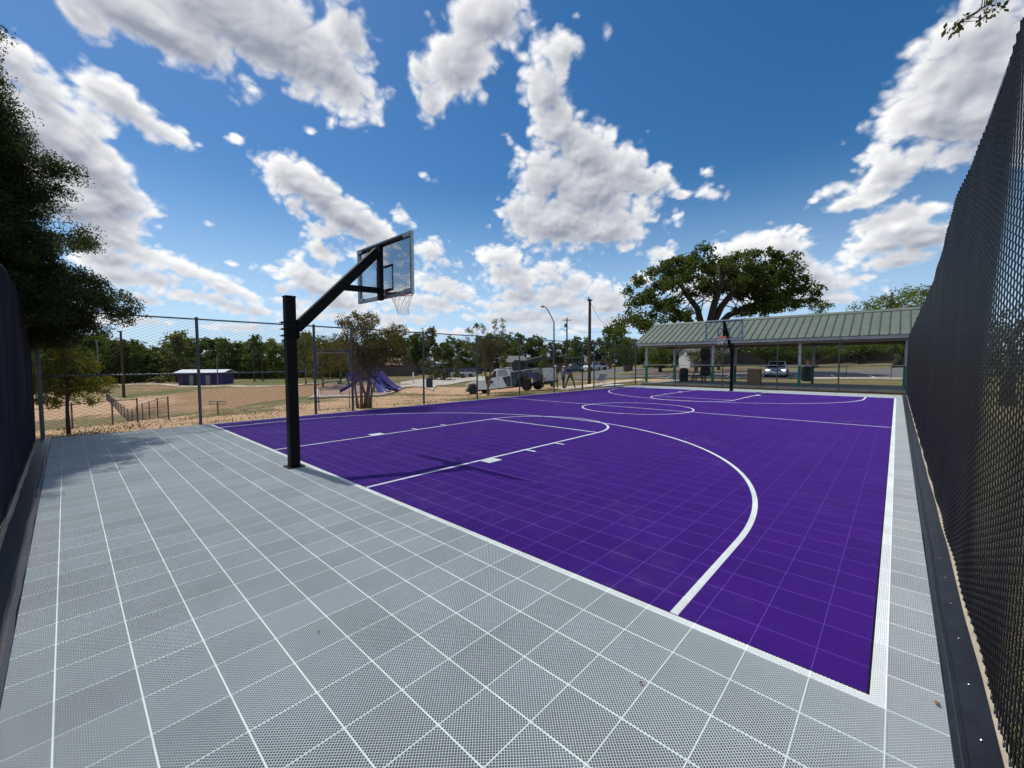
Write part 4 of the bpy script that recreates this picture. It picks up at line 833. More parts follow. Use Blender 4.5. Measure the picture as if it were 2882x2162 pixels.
# ================================================================ PEOPLE
M_skin = mat('skin', (.36, .20, .13), (.30, .16, .10), .6); M_boot = mat('boots', (.03, .022, .018), (.02, .015, .012), .7)
def person(loc, rz, label, J, cols, R_=None, hat=None, held=None):
    """one skinned surface grown over a posed skeleton; cols: region -> material"""
    root = empty('person', loc, rz, label, 'person')
    jn = list(J); idx_ = {n: i for i, n in enumerate(jn)}
    E_ = [('pelvis', 'waist'), ('waist', 'chest'), ('chest', 'neck'), ('neck', 'head'), ('head', 'crown'), ('chest', 'shl'), ('chest', 'shr'), ('shl', 'ell'), ('shr', 'elr'), ('ell', 'wrl'), ('elr', 'wrr'), ('wrl', 'hal'), ('wrr', 'har'), ('pelvis', 'hil'), ('pelvis', 'hir'), ('hil', 'knl'), ('hir', 'knr'), ('knl', 'anl'), ('knr', 'anr'), ('anl', 'tol'), ('anr', 'tor')]
    rad = dict(pelvis=(.15, .115), waist=(.135, .105), chest=(.165, .12), neck=(.058, .058), head=(.082, .095), crown=(.065, .075), shl=(.072, .072), shr=(.072, .072), ell=(.048, .048), elr=(.048, .048), wrl=(.032, .028), wrr=(.032, .028), hal=(.040, .020), har=(.040, .020), hil=(.10, .10), hir=(.10, .10), knl=(.068, .068), knr=(.068, .068), anl=(.050, .05), anr=(.050, .05), tol=(.042, .032), tor=(.042, .032))
    me = bpy.data.meshes.new('body'); me.from_pydata([J[n] for n in jn], [(idx_[a_], idx_[b_]) for a_, b_ in E_], [])
    o = bpy.data.objects.new('tmp_body', me); COL.objects.link(o)
    sk = o.modifiers.new('skin', 'SKIN'); sv = me.skin_vertices[0].data
    for n, i in idx_.items(): sv[i].radius = rad[n]
    sv[idx_['pelvis']].use_root = True; sk.use_smooth_shade = True; ss_ = o.modifiers.new('sub', 'SUBSURF'); ss_.levels = 2; ss_.render_levels = 2
    dg = bpy.context.evaluated_depsgraph_get(); m2 = bpy.data.meshes.new_from_object(o.evaluated_get(dg)); bpy.data.objects.remove(o)
    b_ = MB(); b_.v = [tuple(v.co) for v in m2.vertices]; b_.f = [tuple(p_.vertices) for p_ in m2.polygons]; b_.mi = [0] * len(b_.f)
    reg = {'pelvis': 'legs', 'waist': 'top', 'chest': 'top', 'shl': 'top', 'shr': 'top', 'hil': 'legs', 'hir': 'legs', 'knl': 'legs', 'knr': 'legs', 'head': 'skin', 'crown': 'hair', 'neck': 'skin', 'ell': 'sleeve', 'elr': 'sleeve', 'wrl': 'skin', 'wrr': 'skin', 'hal': 'skin', 'har': 'skin', 'anl': 'legs', 'anr': 'legs', 'tol': 'boot', 'tor': 'boot'}
    mats_ = [cols['top'], cols['legs'], M_skin, cols.get('hair', M_boot), M_boot, cols.get('sleeve', cols['top'])]; key = {'top': 0, 'legs': 1, 'skin': 2, 'hair': 3, 'boot': 4, 'sleeve': 5}
    seg = [(Vector(J[a_]), Vector(J[c_]), reg[c_], reg[a_]) for a_, c_ in E_]
    for fi, f in enumerate(b_.f):
        c_ = sum((Vector(b_.v[i]) for i in f), Vector()) / len(f); bd = 9; rg = 'top'
        for p0, p1, r1, r0 in seg:
            d_ = p1 - p0; t_ = max(0, min(1, (c_ - p0).dot(d_) / d_.length_squared)); ds = (c_ - p0 - d_ * t_).length
            if ds < bd: bd = ds; rg = r0 if (t_ < .5 and r0 != 'top' and r1 in ('hair', 'boot')) else r1
        b_.mi[fi] = key[rg]
    # face: nose, brow, lips, ears, then fingers and thumbs, all in the same mesh
    hd = Vector(J['head']); fw = Vector(J.get('face', (1, 0, 0))).normalized(); sd = Vector((0, 0, 1)).cross(fw)
    b_.cur = 2; b_.tube([hd + fw * .085 + Vector((0, 0, .015)), hd + fw * .118 + Vector((0, 0, -.02)), hd + fw * .09 + Vector((0, 0, -.03))], [.008, .015, .010], 6)
    for s_ in (-1, 1): b_.tube([hd + sd * s_ * .082 + Vector((0, 0, .025)), hd + sd * s_ * .092 + Vector((0, 0, -.02))], [.014, .009], 6)
    b_.cur = 3
    for s_ in (-1, 1): b_.tube([hd + fw * .088 + sd * s_ * .022 + Vector((0, 0, .018)), hd + fw * .088 + sd * s_ * .042 + Vector((0, 0, .018))], .006, 5)
    b_.cur = 2
    for hn, wn in (('hal', 'wrl'), ('har', 'wrr')):
        h_ = Vector(J[hn]); d_ = (h_ - Vector(J[wn])).normalized(); s1 = d_.cross(Vector((.2, .9, .1))).normalized(); s2 = d_.cross(s1)
        for q_, ln_ in zip((-.027, -.009, .009, .027), (.062, .075, .070, .054)): b_.tube([h_ + s1 * q_, h_ + s1 * q_ + d_ * ln_ * .5 + s2 * .008, h_ + s1 * q_ + d_ * ln_ * .85 + s2 * .03], [.010, .0085, .007], 6)
        b_.tube([h_ - d_ * .03 + s1 * .034, h_ + s1 * .058 + d_ * .0, h_ + s1 * .062 + d_ * .035 + s2 * .01], [.012, .010, .008], 6)
    body = b_.build('body', mats_, root, smooth=True)
    if hat:
        c_ = Vector(J['crown']); mcap = mat('hat_' + hat[0], hat[1], hat[2], .7); q_ = MB()
        if hat[0] == 'hard': q_.lathe([(.135, -.035), (.118, -.03), (.115, .02), (.09, .065), (.045, .09), (.01, .097)], tuple(c_), 18); q_.box(tuple(c_ + fw * .11 + Vector((0, 0, -.03))), (.09, .15, .012), rz=math.atan2(fw.y, fw.x))
        else: q_.lathe([(.100, -.045), (.104, .0), (.085, .045), (.045, .065), (.01, .07)], tuple(c_), 18); q_.box(tuple(c_ + fw * .13 + Vector((0, 0, -.035))), (.10, .14, .010), rz=math.atan2(fw.y, fw.x))
        q_.build('cap', mcap, root, smooth=True)
    if held: held(root, J)
    return root
def stand(spread=.12, fwd=0, lean=0, arms='down', h=1.76, bend=0):
    s = h / 1.76
    J = dict(pelvis=(0, 0, .95), waist=(lean * .3, 0, 1.12), chest=(lean * .8, 0, 1.36), neck=(lean * 1.1, 0, 1.50), head=(lean * 1.3 + .015, 0, 1.61), crown=(lean * 1.3 + .01, 0, 1.70),
             shl=(lean * .9, .185, 1.42), shr=(lean * .9, -.185, 1.42), hil=(0, .095, .90), hir=(0, -.095, .90), knl=(.03 + fwd / 2, .095 + spread * .55, .50), knr=(.03 - fwd / 2, -.095 - spread * .55, .50),
             anl=(fwd, .095 + spread, .09), anr=(-fwd, -.095 - spread, .09), tol=(fwd + .15, .11 + spread, .035), tor=(-fwd + .15, -.11 - spread, .035))
    if arms == 'down': J.update(ell=(-.02, .25, 1.14), elr=(-.02, -.25, 1.14), wrl=(.06, .26, .90), wrr=(.06, -.26, .90), hal=(.09, .25, .82), har=(.09, -.25, .82))
    if arms == 'front': J.update(ell=(.02, .27, 1.16), elr=(.02, -.27, 1.16), wrl=(.24, .12, 1.10), wrr=(.25, -.10, 1.13), hal=(.31, .05, 1.12), har=(.31, -.03, 1.16))
    if arms == 'hips': J.update(ell=(-.06, .38, 1.20), elr=(.0, -.33, 1.17), wrl=(.06, .22, 1.02), wrr=(.20, -.16, 1.06), hal=(.10, .16, 1.0), har=(.27, -.10, 1.08))
    if arms == 'reach': J.update(ell=(.03, .26, 1.15), elr=(.10, -.26, 1.2), wrl=(.12, .30, .92), wrr=(.32, -.22, 1.08), hal=(.16, .30, .84), har=(.40, -.20, 1.06))
    return {k_: (v_[0] * s, v_[1] * s, v_[2] * s) for k_, v_ in J.items()}
M_dark = mat('dark_work_shirt', (.02, .022, .045), (.012, .014, .03), .8); M_brownp = mat('brown_trousers', (.055, .04, .03), (.04, .03, .024), .85); M_navyS = mat('navy_shirt', (.022, .03, .12), (.016, .022, .09), .8); M_jean = mat('blue_jeans', (.035, .055, .10), (.028, .045, .08), .85); M_greyj = mat('faded_jeans', (.05, .075, .09), (.04, .06, .075), .85); M_pale = mat('pale_shirt', (.10, .15, .26), (.08, .12, .2), .8)
def person_at(q_, D): p = P(q_, D); z = max(p[2], T1(p[0], p[1]) + .06); return (p[0], p[1], p[2])
cw = YAW + math.pi     # facing the camera
def lift(pts, z): pass
w1 = person_at(z6(212, 850), 32.2); person(w1, cw + .5, 'worker in dark shirt and brown trousers with hands together beside the truck', stand(.05, .04, .02, 'front', 1.74), dict(top=M_dark, legs=M_brownp, sleeve=M_dark), hat=('hard', (.75, .75, .75), (.65, .65, .65)))
w2 = person_at(z6(415, 876), 31.4); person(w2, YAW - 1.0, 'worker in pale blue shirt and navy jeans half hidden behind the man in navy', stand(.05, .16, .05, 'reach', 1.74), dict(top=M_pale, legs=M_jean, sleeve=M_pale), hat=('ball', (.72, .72, .74), (.6, .6, .62)))
w3 = person_at(z6(595, 862), 31.6); person(w3, cw + .25, 'worker in navy long-sleeved shirt standing with legs wide apart by the open gate', stand(.26, .05, .03, 'hips', 1.84), dict(top=M_navyS, legs=M_greyj, sleeve=M_navyS), hat=('ball', (.75, .75, .76), (.6, .6, .62)))
# ================================================================ SMALL THINGS
# folding white barricade frame leaning by the far gate
p0 = person_at(z6(1300, 868), 27.0)
bf = empty('folding_barricade', (p0[0], p0[1], T1(p0[0], p0[1])), YAW - math.pi / 2 - .15, 'leaning white folding barricade frame outside the fence right of the open gate', 'barricade')
ml = Matrix.Rotation(math.radians(-24), 3, 'Y'); mb_ = MB()
for sx in (-.22, .22): mb_.tube([(sx, 0, 0), (sx + .42, .14, 1.02)], .020, 6)
mb_.build('frame', mat('barricade_white', (.52, .50, .47), (.4, .39, .37), .5), bf)
for t_, hh in ((.12, .05), (.45, .05)):
    MB().tube([(-.22 + .42 * t_, .14 * t_, 1.02 * t_), (.22 + .42 * t_, .14 * t_, 1.02 * t_)], .018, 6).build('rung', mat('barricade_white', None), bf)
b_ = MB(); b_.prism([(-.20 + .42 * .5, .07 - .01, .51), (.24 + .42 * .5 - .03, .07 - .01, .51), (.22 + .42 * .93, .13 - .01, .95), (-.20 + .42 * .93, .13 - .01, .95)], (0, 0, 0), (0, .015, 0)); b_.build('panel', mat('barricade_panel', (.36, .34, .33), (.28, .26, .25), .6, scale=9), bf)
b_ = MB(); [b_.tube([(sx + .42, .14, 1.02), (sx + .30, .5, 0)], .014, 6) for sx in (-.22, .22)]; b_.build('rear_leg', mat('barricade_white', None), bf)
sh = loft('white_sheet', [z6(1420,824), z6(1560,826), z6(1760,815), z6(1980,800)], [z6(1500,806), z6(1580,790), z6(1760,782), z6(1980,788)], mat('white_board', (.75, .75, .72), (.62, .62, .6), .5), .09, 12, 3, .03)
tag(sh, 'white board lying flat on the grass outside the far fence', 'board')
def pole(name, base, top, r, label, cat, m, arms=None, group=None, D=None, taper=.7):
    p = Gt(base) if D is None else np.array(far_at(base, D)); Dp = float((p - CC) @ CF); zt_ = P(top, Dp)[2]; h = zt_ - p[2]
    t = empty(name, (p[0], p[1], p[2]), YAW - math.pi / 2, label, cat, group)      # local x: to the right in the picture
    MB().lathe([(r, -.4), (r, .1), (r * taper, h)], n=12).build('shaft', m, t)
    if arms: arms(t, h)
    return t
M_polew = mat('pole_wood', (.070, .038, .026), (.05, .028, .02), .85, scale=12); M_polem = mat('pole_metal', (.22, .24, .26), (.17, .18, .2), .4, .7)
def top1(t, h): MB().box((0, 0, h - .12), (.5, .1, .10)).build('cross_arm', M_polew, t); MB().lathe([(.06, 0), (.06, .22), (.03, .26)], (-.12, 0, h - .06), 8).build('insulator', M_polem, t)
up1 = pole('utility_pole', z6(1092, 745), z3(1608, 85), .17, 'tall dark brown wooden utility pole beside the far gate path', 'utility pole', M_polew, top1)
def top2(t, h): MB().box((0, 0, h - .4), (1.6, .12, .12)).build('cross_arm', M_polew, t); MB().lathe([(.18, 0), (.2, .1), (.2, .6), (.1, .66)], (-.3, 0, h - 1.7), 10).build('transformer', M_polem, t); MB().tube([(0, 0, h * .76), (-.9, 0, h * .80), (-1.3, 0, h * .79)], .05, 6).build('lamp_arm', M_polem, t)
up2 = pole('utility_pole', z3(1410, 760), z3(1412, 270), .16, 'thin farther utility pole with transformer and small lamp', 'utility pole', M_polew, top2, D=75)
def lamp(t, h):
    b_ = MB(); b_.tube([(0, 0, h - .05), (-.25, 0, h + .50), (-.62, 0, h + 1.15), (-.78, 0, h + 1.30)], .045, 8); b_.build('lamp_arm', M_polem, t)
    MB().lathe([(.10, 0), (.17, .04), (.17, .12), (.06, .2)], (-.98, 0, h + 1.24), 12).build('lamp_head', mat('lamp_head', (.35, .36, .37)), t)
pole('street_lamp', z3(1280, 985), z3(1278, 312), .085, 'grey street lamp with a bent arm behind the workers', 'street lamp', M_polem, lamp, D=36)
def wire(a, b, sag, label):
    b_ = MB(); pts = []
    for i in range(13):
        t_ = i / 12; q_ = Vector(a).lerp(Vector(b), t_); q_.z -= sag * 4 * t_ * (1 - t_); pts.append(q_)
    b_.tube(pts, .018, 4); o = b_.build('power_line', M_plastic); tag(o, label, 'power line')
t1 = Vector(up1.location) + Vector((0, 0, (P(z3(1608, 100), float((np.array(up1.location) - CC) @ CF))[2] - up1.location.z)))
wire(t1, Vector(P(z3(1810, 335), 55)) , .5, 'thin sagging wire from the tall brown pole towards the oak')
t2 = Vector(up2.location) + Vector((0, 0, (P(z3(1412, 360), 75)[2] - up2.location.z)))
wire(t2, Vector(P(z3(1760, 400), 80)), .6, 'thin wire running right from the farther utility pole')
def signs(t, h):
    for zz in (h * .90, h * .48): MB().box((0, -.03, zz), (.26, .012, .50)).build('sign_plate', M_white, t)
pole('sign_post', z6(990, 622), z6(990, 60), .03, 'thin sign post with two narrow white plates beside the brown utility pole', 'sign post', M_polem, signs, taper=1)
def lamp2(t, h): MB().box((-.1, 0, h), (.5, .2, .12)).build('lamp_head', M_polem, t)
pole('field_pole', z1(1245, 1065), z1(1208, 405), .15, 'dark leaning wooden pole standing in the dog run', 'pole', M_polew, lamp2)
pole('field_pole', z1(990, 850), z1(965, 492), .14, 'pale light pole in front of the dark trees on the left', 'pole', M_polem, lamp2, D=70)
pole('field_pole', z2(415, 882), z2(410, 640), .14, 'left one of two posts in the far field behind the basketball pole', 'pole', M_polew, None, D=80)
pole('field_pole', z2(497, 880), z2(492, 590), .14, 'right one of two posts in the far field behind the basketball pole', 'pole', M_polew, None, D=80)
pole('field_pole', z2(42, 790), z2(40, 640), .10, 'short grey post beside the purple building', 'pole', M_polem, None, D=72)
for q_, tall, lab in ((z6(2070, 440), .95, 'brown utility box on the grass verge by the road'), (z4(1862, 770), 1.0, 'brown utility box beyond the pavilion trash can')):
    p = Gt(q_); t = empty('utility_box', tuple(p), YAW, lab, 'utility box'); MB().box((0, 0, tall / 2), (.7, .95, tall)).build('cabinet', mat('box_brown', (.10, .065, .045), (.08, .05, .035), .6), t, bevel=.02); MB().box((0, 0, tall + .02), (.78, 1.03, .05)).build('lid', mat('box_brown', None), t)
# white marker post
pole('marker_post', z2(2010, 930), z2(2010, 812), .09, 'short white post beside the playground path', 'post', M_white, None, taper=1)
# small bare shrub by truck and frame stand in field
def stand_frame(t, h):
    MB().tube([(-.35, 0, h), (.35, 0, h), (.35, 0, h * .8), (-.35, 0, h * .8)], .02, 6, closed=True).build('ring', M_polem, t)
pole('goal_post', z2(48, 1235), z2(40, 1105), .03, 'small metal basket stand in the dirt beyond the fence', 'basket stand', M_polem, stand_frame, taper=1)
# ---- playground
pg_at = lambda q_, D: P(q_, D)
M_pgp = mat('slide_purple', (.035, .018, .19), (.028, .014, .15), .35); M_pgb = mat('slide_blue', (.06, .07, .28), (.05, .06, .22), .35); M_pgn = mat('play_navy', (.02, .035, .10), (.015, .028, .08), .4)
b0 = Gt(z2(1700, 1015)); Dpg = float((b0 - CC) @ CF); print('playground depth', Dpg)
pg = empty('play_structure', tuple(b0), YAW - math.pi / 2, 'purple and blue playground structure with slides on the wood-chip bed', 'play structure'); pxm = Dpg / FPX     # metres per photo pixel
def pgp(x, y, dep=0):   # zoom-2 pixel -> local coordinates (x right, y away)
    q_ = z2(x, y); o_ = z2(1700, 1015); return Vector(((q_[0] - o_[0]) * pxm, dep, -(q_[1] - o_[1]) * pxm * 1.0 + dep * .0))
def slide(name, pts, w, m):
    b_ = MB(); n = len(pts); vs = []; sec = [(-w / 2, .20), (-w / 2, 0.0), (-w * .3, -.05), (w * .3, -.05), (w / 2, 0), (w / 2, .20), (w / 2 + .04, .20), (w / 2 + .03, -.05), (w * .3, -.10), (-w * .3, -.10), (-w / 2 - .03, -.05), (-w / 2 - .04, .20)]
    for i, p_ in enumerate(pts):
        t_ = (pts[min(i + 1, n - 1)] - pts[max(i - 1, 0)]); t_.z = 0; t_.normalize(); s_ = Vector((0, 0, 1)).cross(t_)
        vs += [p_ + s_ * a_ + Vector((0, 0, z_)) for a_, z_ in sec]
    k_ = len(sec); fs = [(i * k_ + j, i * k_ + (j + 1) % k_, (i + 1) * k_ + (j + 1) % k_, (i + 1) * k_ + j) for i in range(n - 1) for j in range(k_)]
    b_.add(vs, fs); return b_.build(name, m, pg, smooth=True)
slide('slide', [pgp(1590, 800, 1.6), pgp(1660, 860, 1.2), pgp(1740, 930, .7), pgp(1800, 965, .4), pgp(1860, 985, .1)], .62, M_pgp)
slide('slide', [pgp(1540, 838, .5), pgp(1610, 890, 0), pgp(1680, 955, -.5), pgp(1720, 995, -.8), pgp(1740, 1010, -1.0)], .70, M_pgb)
slide('slide', [pgp(1560, 800, .9), pgp(1640, 870, .5), pgp(1700, 945, .2), pgp(1780, 980, .0), pgp(1850, 990, -.1)], .62, M_pgp)
slide('slide', [pgp(1440, 910, .2), pgp(1380, 950, 0), pgp(1330, 985, -.2), pgp(1290, 1000, -.3)], .5, M_pgp)
for x_, y0_, y1_, d_ in ((1400, 830, 1040, 0), (1480, 790, 1030, 0), (1560, 790, 1030, .8), (1420, 800, 1020, 1.4), (1620, 800, 1000, 1.4)):
    A0, A1 = pgp(x_, y0_, d_), pgp(x_, y1_, d_); MB().tube([A0, A1], .055, 8).build('post', M_pgn, pg)
A0 = pgp(1500, 905, .7); MB().box(A0, (1.5, 1.5, .07)).build('deck', M_pgn, pg)
for x_, y_, d_ in ((1440, 870, -.1), (1370, 860, .3)): MB().box(pgp(x_, y_, d_), (.8, .04, .75)).build('panel', M_pgp if d_ else M_pgb, pg)
for x_, y_, d_ in ((1850, 1012, -.1), (1755, 1000, .3), (1620, 1000, 0), (1295, 1010, -.3)):
    A0 = pgp(x_, y_, d_); MB().tube([A0 + Vector((0, 0, .22)), A0 + Vector((0, 0, -.15))], .035, 6).build('slide_support', M_pgn, pg)
MB().box(pgp(1480, 870, .3), (1.2, .05, .5)).build('roof_panel', M_pgn, pg)
bc = Gt(z2(1310, 935)); bch = empty('bench', tuple(bc), YAW - math.pi / 2, 'low brown bench at the back of the wood-chip bed', 'bench'); MB().box((0, 0, .42), (1.6, .4, .06)).build('seat', mat('bench_brown', (.10, .05, .035)), bch)
for s_ in (-.6, .6): MB().box((s_, 0, .2), (.08, .35, .40)).build('leg', M_steel, bch)
# ================================================================ BUILDINGS
def house(name, loc, rz, w, d, h, rh, wall, roof, label, doors=(), wins=(), over=.35):
    t = empty(name, loc, rz, label, 'building')       # local x along the front, -y faces the viewer
    wl = MB(); wl.prism([(-w / 2, -d / 2, -1.5), (-w / 2, d / 2, -1.5), (-w / 2, d / 2, h), (-w / 2, 0, h + rh * .97), (-w / 2, -d / 2, h)], (0, 0, 0), (w, 0, 0)); wl = wl.build('wall', wall, t)
    for sg in (-1, 1):
        o_ = over; zz = h - rh * o_ / (d / 2)
        b_ = MB(); b_.prism([(-w / 2 - o_, sg * (d / 2 + o_), zz), (w / 2 + o_, sg * (d / 2 + o_), zz), (w / 2 + o_, 0, h + rh), (-w / 2 - o_, 0, h + rh)][::sg], (0, 0, .02), (0, 0, .12)); b_.build('roof', roof, t)
    for (x, dw, dh, m) in doors: MB().box((x, -d / 2 - .02, dh / 2), (dw, .06, dh)).build('door', m, t)
    for (x, z, dw, dh) in wins: f_ = MB().box((x, -d / 2 - .02, z), (dw + .14, .06, dh + .14)).build('window', M_white, t); MB().box((x, -d / 2 - .06, z), (dw, .03, dh)).build('pane', M_glass, f_)
    return t
M_pur = mat('purple_wall', (.055, .028, .17), (.045, .022, .14), .8, scale=3); M_wroof = mat('white_metal_roof', (.52, .56, .60), (.42, .46, .50), .5, scale=3); M_gdoor = mat('grey_door', (.27, .28, .27))
M_ddoor = mat('dark_door', (.02, .018, .03))
pc = far_at(z1(2080, 935), 75); pwm = 75 / FPX
house('park_building', pc, YAW - math.pi / 2 + .18, 6.9, 4.2, 2.15, .42, M_pur, M_wroof, 'low purple block building with a white metal roof across the field', [(-2.5, .6, 1.9, M_ddoor), (-1.4, .55, 1.7, M_gdoor), (-.75, .65, 1.9, M_ddoor), (1.2, .7, 1.7, M_gdoor), (2.1, .5, 1.9, M_ddoor)], over=.5)
M_hw = mat('house_white', (.52, .52, .50), (.44, .44, .43), .8); M_shing = mat('grey_shingle', (.17, .165, .165), (.12, .12, .12), .9, scale=6); M_hb = mat('house_tan', (.27, .22, .16), (.22, .18, .13), .8)
def hs(q_, D, rz, w, h, rh, wall, roof, label, d=8, wins=()):
    p = far_at(q_, D); return house('house', p, YAW - math.pi / 2 + rz, w, d, h, rh, wall, roof, label, [], wins)
hs(z3(870, 730), 92, .3, 4.6, 2.5, 1.3, M_hb, M_shing, 'grey-shingled house showing above the utility truck', d=6, wins=((-.9, 1.5, .9, 1.0), (1.0, 1.5, .9, 1.0)))
hs(z2(2140, 770), 118, .1, 12, 2.8, 1.3, M_hw, M_wroof, 'long white house behind the fence left of the small leafy tree')
hs(z2(1840, 775), 100, -.2, 7, 2.6, 1.5, mat('house_brown', (.12, .085, .065)), mat('brown_shingle', (.14, .10, .08), (.1, .07, .06), .9), 'small brown-roofed house behind the crape myrtle')
hs(z4(685, 760), 66, .1, 3.2, 2.3, .9, M_hw, M_shing, 'white house seen between the columns on the left of the pavilion', d=3.5)
hs(z4(935, 755), 64, 1.5, 3, 3.0, 1.2, M_hw, M_shing, 'white gabled house seen behind the multi-trunk tree in the pavilion', d=2.8)
hs(z5(210, 930), 84, .15, 12, 3.2, 2.6, M_hw, mat('pale_shingle', (.26, .26, .27), (.2, .2, .21), .9), 'house with pale grey roof behind the wooden fence at the right')
hs(z5(600, 930), 90, -.1, 12, 3.2, 2.4, M_hb, M_shing, 'tan house mostly hidden behind trees at the far right')
M_fw = mat('old_wood_fence', (.085, .072, .065), (.05, .042, .038), .9, scale=5); M_fr = mat('red_wood_fence', (.17, .085, .05), (.12, .06, .04), .9, scale=4)
def board_fence(label, pts, h, m, world=False):
    t = empty('board_fence', (0, 0, 0), label=label, cat='wooden fence'); W_ = [np.array(q_) if world else np.array(far_at(q_[0], q_[1])[:2]) for q_ in pts]; b_ = MB(); rl = MB(); R2 = random.Random(3)
    for a0, a1 in zip(W_[:-1], W_[1:]):
        L = np.linalg.norm(a1 - a0); n = int(L / .30); rz = math.atan2(*(a1 - a0)[::-1])
        zs_ = T(a0[0] + (a1[0] - a0[0]) * np.arange(n) / n, a0[1] + (a1[1] - a0[1]) * np.arange(n) / n)
        for i in range(n):
            p = a0 + (a1 - a0) * (i + .5) / n; b_.box((p[0], p[1], zs_[i] + h / 2), (.285, .03, h + R2.uniform(-.05, .05)), rz=rz)
        for zz in (.3, h - .3): rl.tube([(*(a0), zs_[0] + zz), (*(a1), zs_[-1] + zz)], .05, 4)
    b_.build('boards', m, t); rl.build('rail', m, t); return t
board_fence('long weathered grey-brown wooden fence behind the parking lot', [(z4(700, 745), 62), (z4(1250, 735), 62), (z4(1900, 725), 63), (z5(400, 930), 63), (z5(900, 925), 60), (z5(1500, 920), 58)], 1.9, M_fw)
board_fence('dark wooden fence beyond the driveway on the left of the truck', [(z2(500, 860), 112), (z2(900, 860), 108), (z2(1700, 835), 105), (z3(20, 830), 104), (z3(560, 820), 100)], 1.9, M_fw)
board_fence('reddish wooden fence behind the workers across the road', [(z3(1180, 790), 84), (z3(1640, 770), 84), (z3(1860, 760), 88)], 1.8, M_fr)
for q_, D, rz, m, lab, w_ in ((z3(1495, 757), 76, .2, M_bluep, 'dark blue pickup-like car parked by the reddish fence', 5.0), (z3(1655, 755), 76, .9, M_wpaint, 'white van-like car parked behind the brown utility pole', 4.8), (z3(1712, 750), 80, 0, M_wpaint, 'small white car parked farthest right by the reddish fence', 4.4)):
    car(far_at(q_, D), YAW + math.pi / 2 + rz, lab, m, w_, 1.8, 1.7 if w_ > 4.5 else 1.45)
# fallen leaves on the court
M_dl = mat('dry_leaf', (.30, .13, .04), (.22, .09, .03), .8)
for i, (q_, lab) in enumerate(((ov(688, 1368), 'small dry leaf on the grey tiles below the basketball pole'), (ov(1385, 1478), 'small dry leaf on the grey tiles below the three-point line'), (ov(2023, 1523), 'reddish dry leaf on the grey strip near the black edging'))):
    d = ray(*q_); t = -CC[2] / d[2]; p = CC + d * t; b_ = MB(); n = 10; s_ = .009 if i != 2 else .014; vs = [(0, 0, .004)]
    for k_ in range(n): w = 2 * math.pi * k_ / n; r_ = s_ * (1 if k_ % 2 else .55); vs.append((r_ * math.cos(w) * 1.3, r_ * math.sin(w), .002 + .012 * abs(math.cos(w * 1.5 + i))))
    b_.add(vs, [(0, k_ + 1, (k_ + 1) % n + 1) for k_ in range(n)]); o = b_.build('fallen_leaf', M_dl); o.location = (p[0], p[1], .002); o.rotation_euler.z = i * 1.3; tag(o, lab, 'leaf', 'dry leaves on the court')
# ================================================================ TREES
M_bark = mat('bark', (.075, .058, .045), (.045, .035, .028), .95, scale=9, bump=.6, bscale=30); M_bark2 = mat('smooth_bark', (.22, .16, .12), (.15, .10, .075), .85, scale=7, bump=.3); M_barkd = mat('dark_bark', (.03, .024, .02), (.045, .036, .03), .95, scale=8, bump=.5); M_barkr = mat('red_bark', (.08, .035, .03), (.05, .024, .02), .9, scale=8)
L_oak = leaf_mat('oak_leaves', [(0.024, 0.041, 0.011), (0.047, 0.074, 0.016), (0.081, 0.108, 0.024), (0.115, 0.115, 0.030)]); L_cedar = leaf_mat('cedar_leaves', [(0.007, 0.013, 0.007), (0.013, 0.024, 0.010), (0.024, 0.040, 0.013), (0.055, 0.066, 0.024)], .22)
L_yel = leaf_mat('yellow_green_leaves', [(0.121, 0.121, 0.016), (0.189, 0.176, 0.020), (0.270, 0.216, 0.024), (0.297, 0.189, 0.027)], .45); L_myr = leaf_mat('myrtle_leaves', [(0.058, 0.046, 0.019), (0.098, 0.072, 0.026), (0.156, 0.072, 0.039), (0.091, 0.098, 0.026), (0.221, 0.104, 0.065)])
L_drk = leaf_mat('dark_leaves', [(0.016, 0.030, 0.011), (0.030, 0.051, 0.014), (0.047, 0.074, 0.019), (0.074, 0.101, 0.027)]); L_mid = leaf_mat('mid_leaves', [(0.034, 0.061, 0.014), (0.061, 0.101, 0.020), (0.095, 0.135, 0.027), (0.121, 0.149, 0.034)]); L_brt = leaf_mat('bright_leaves', [(0.078, 0.111, 0.016), (0.117, 0.156, 0.023), (0.169, 0.202, 0.033), (0.208, 0.221, 0.052)])
L_oli = leaf_mat('olive_leaves', [(0.044, 0.044, 0.022), (0.075, 0.069, 0.031), (0.112, 0.100, 0.037), (0.163, 0.150, 0.075)])
def leaf_cloud(cen, rad, n, size, seed, droop=0, aspect=.6):
    r_ = np.random.default_rng(seed); k = len(cen); cen = np.repeat(cen, n, 0); rad = np.repeat(rad, n, 0); N = len(cen)
    d = r_.normal(size=(N, 3)); d /= np.linalg.norm(d, axis=1)[:, None]; p = cen + d * rad * (r_.random((N, 1)) ** .45)
    a_ = r_.normal(size=(N, 3)) + d * .5; a_[:, 2] -= droop; a_ /= np.linalg.norm(a_, axis=1)[:, None]
    b_ = np.cross(a_, r_.normal(size=(N, 3))); b_ /= np.linalg.norm(b_, axis=1)[:, None]
    s_ = size * (.6 + .8 * r_.random((N, 1))); L_ = a_ * s_; W_ = b_ * s_ * aspect * .5
    V = np.stack([p - L_ * .5, p + W_, p + L_ * .5, p - W_], 1).reshape(-1, 3); F = np.arange(N * 4).reshape(-1, 4); return V, F
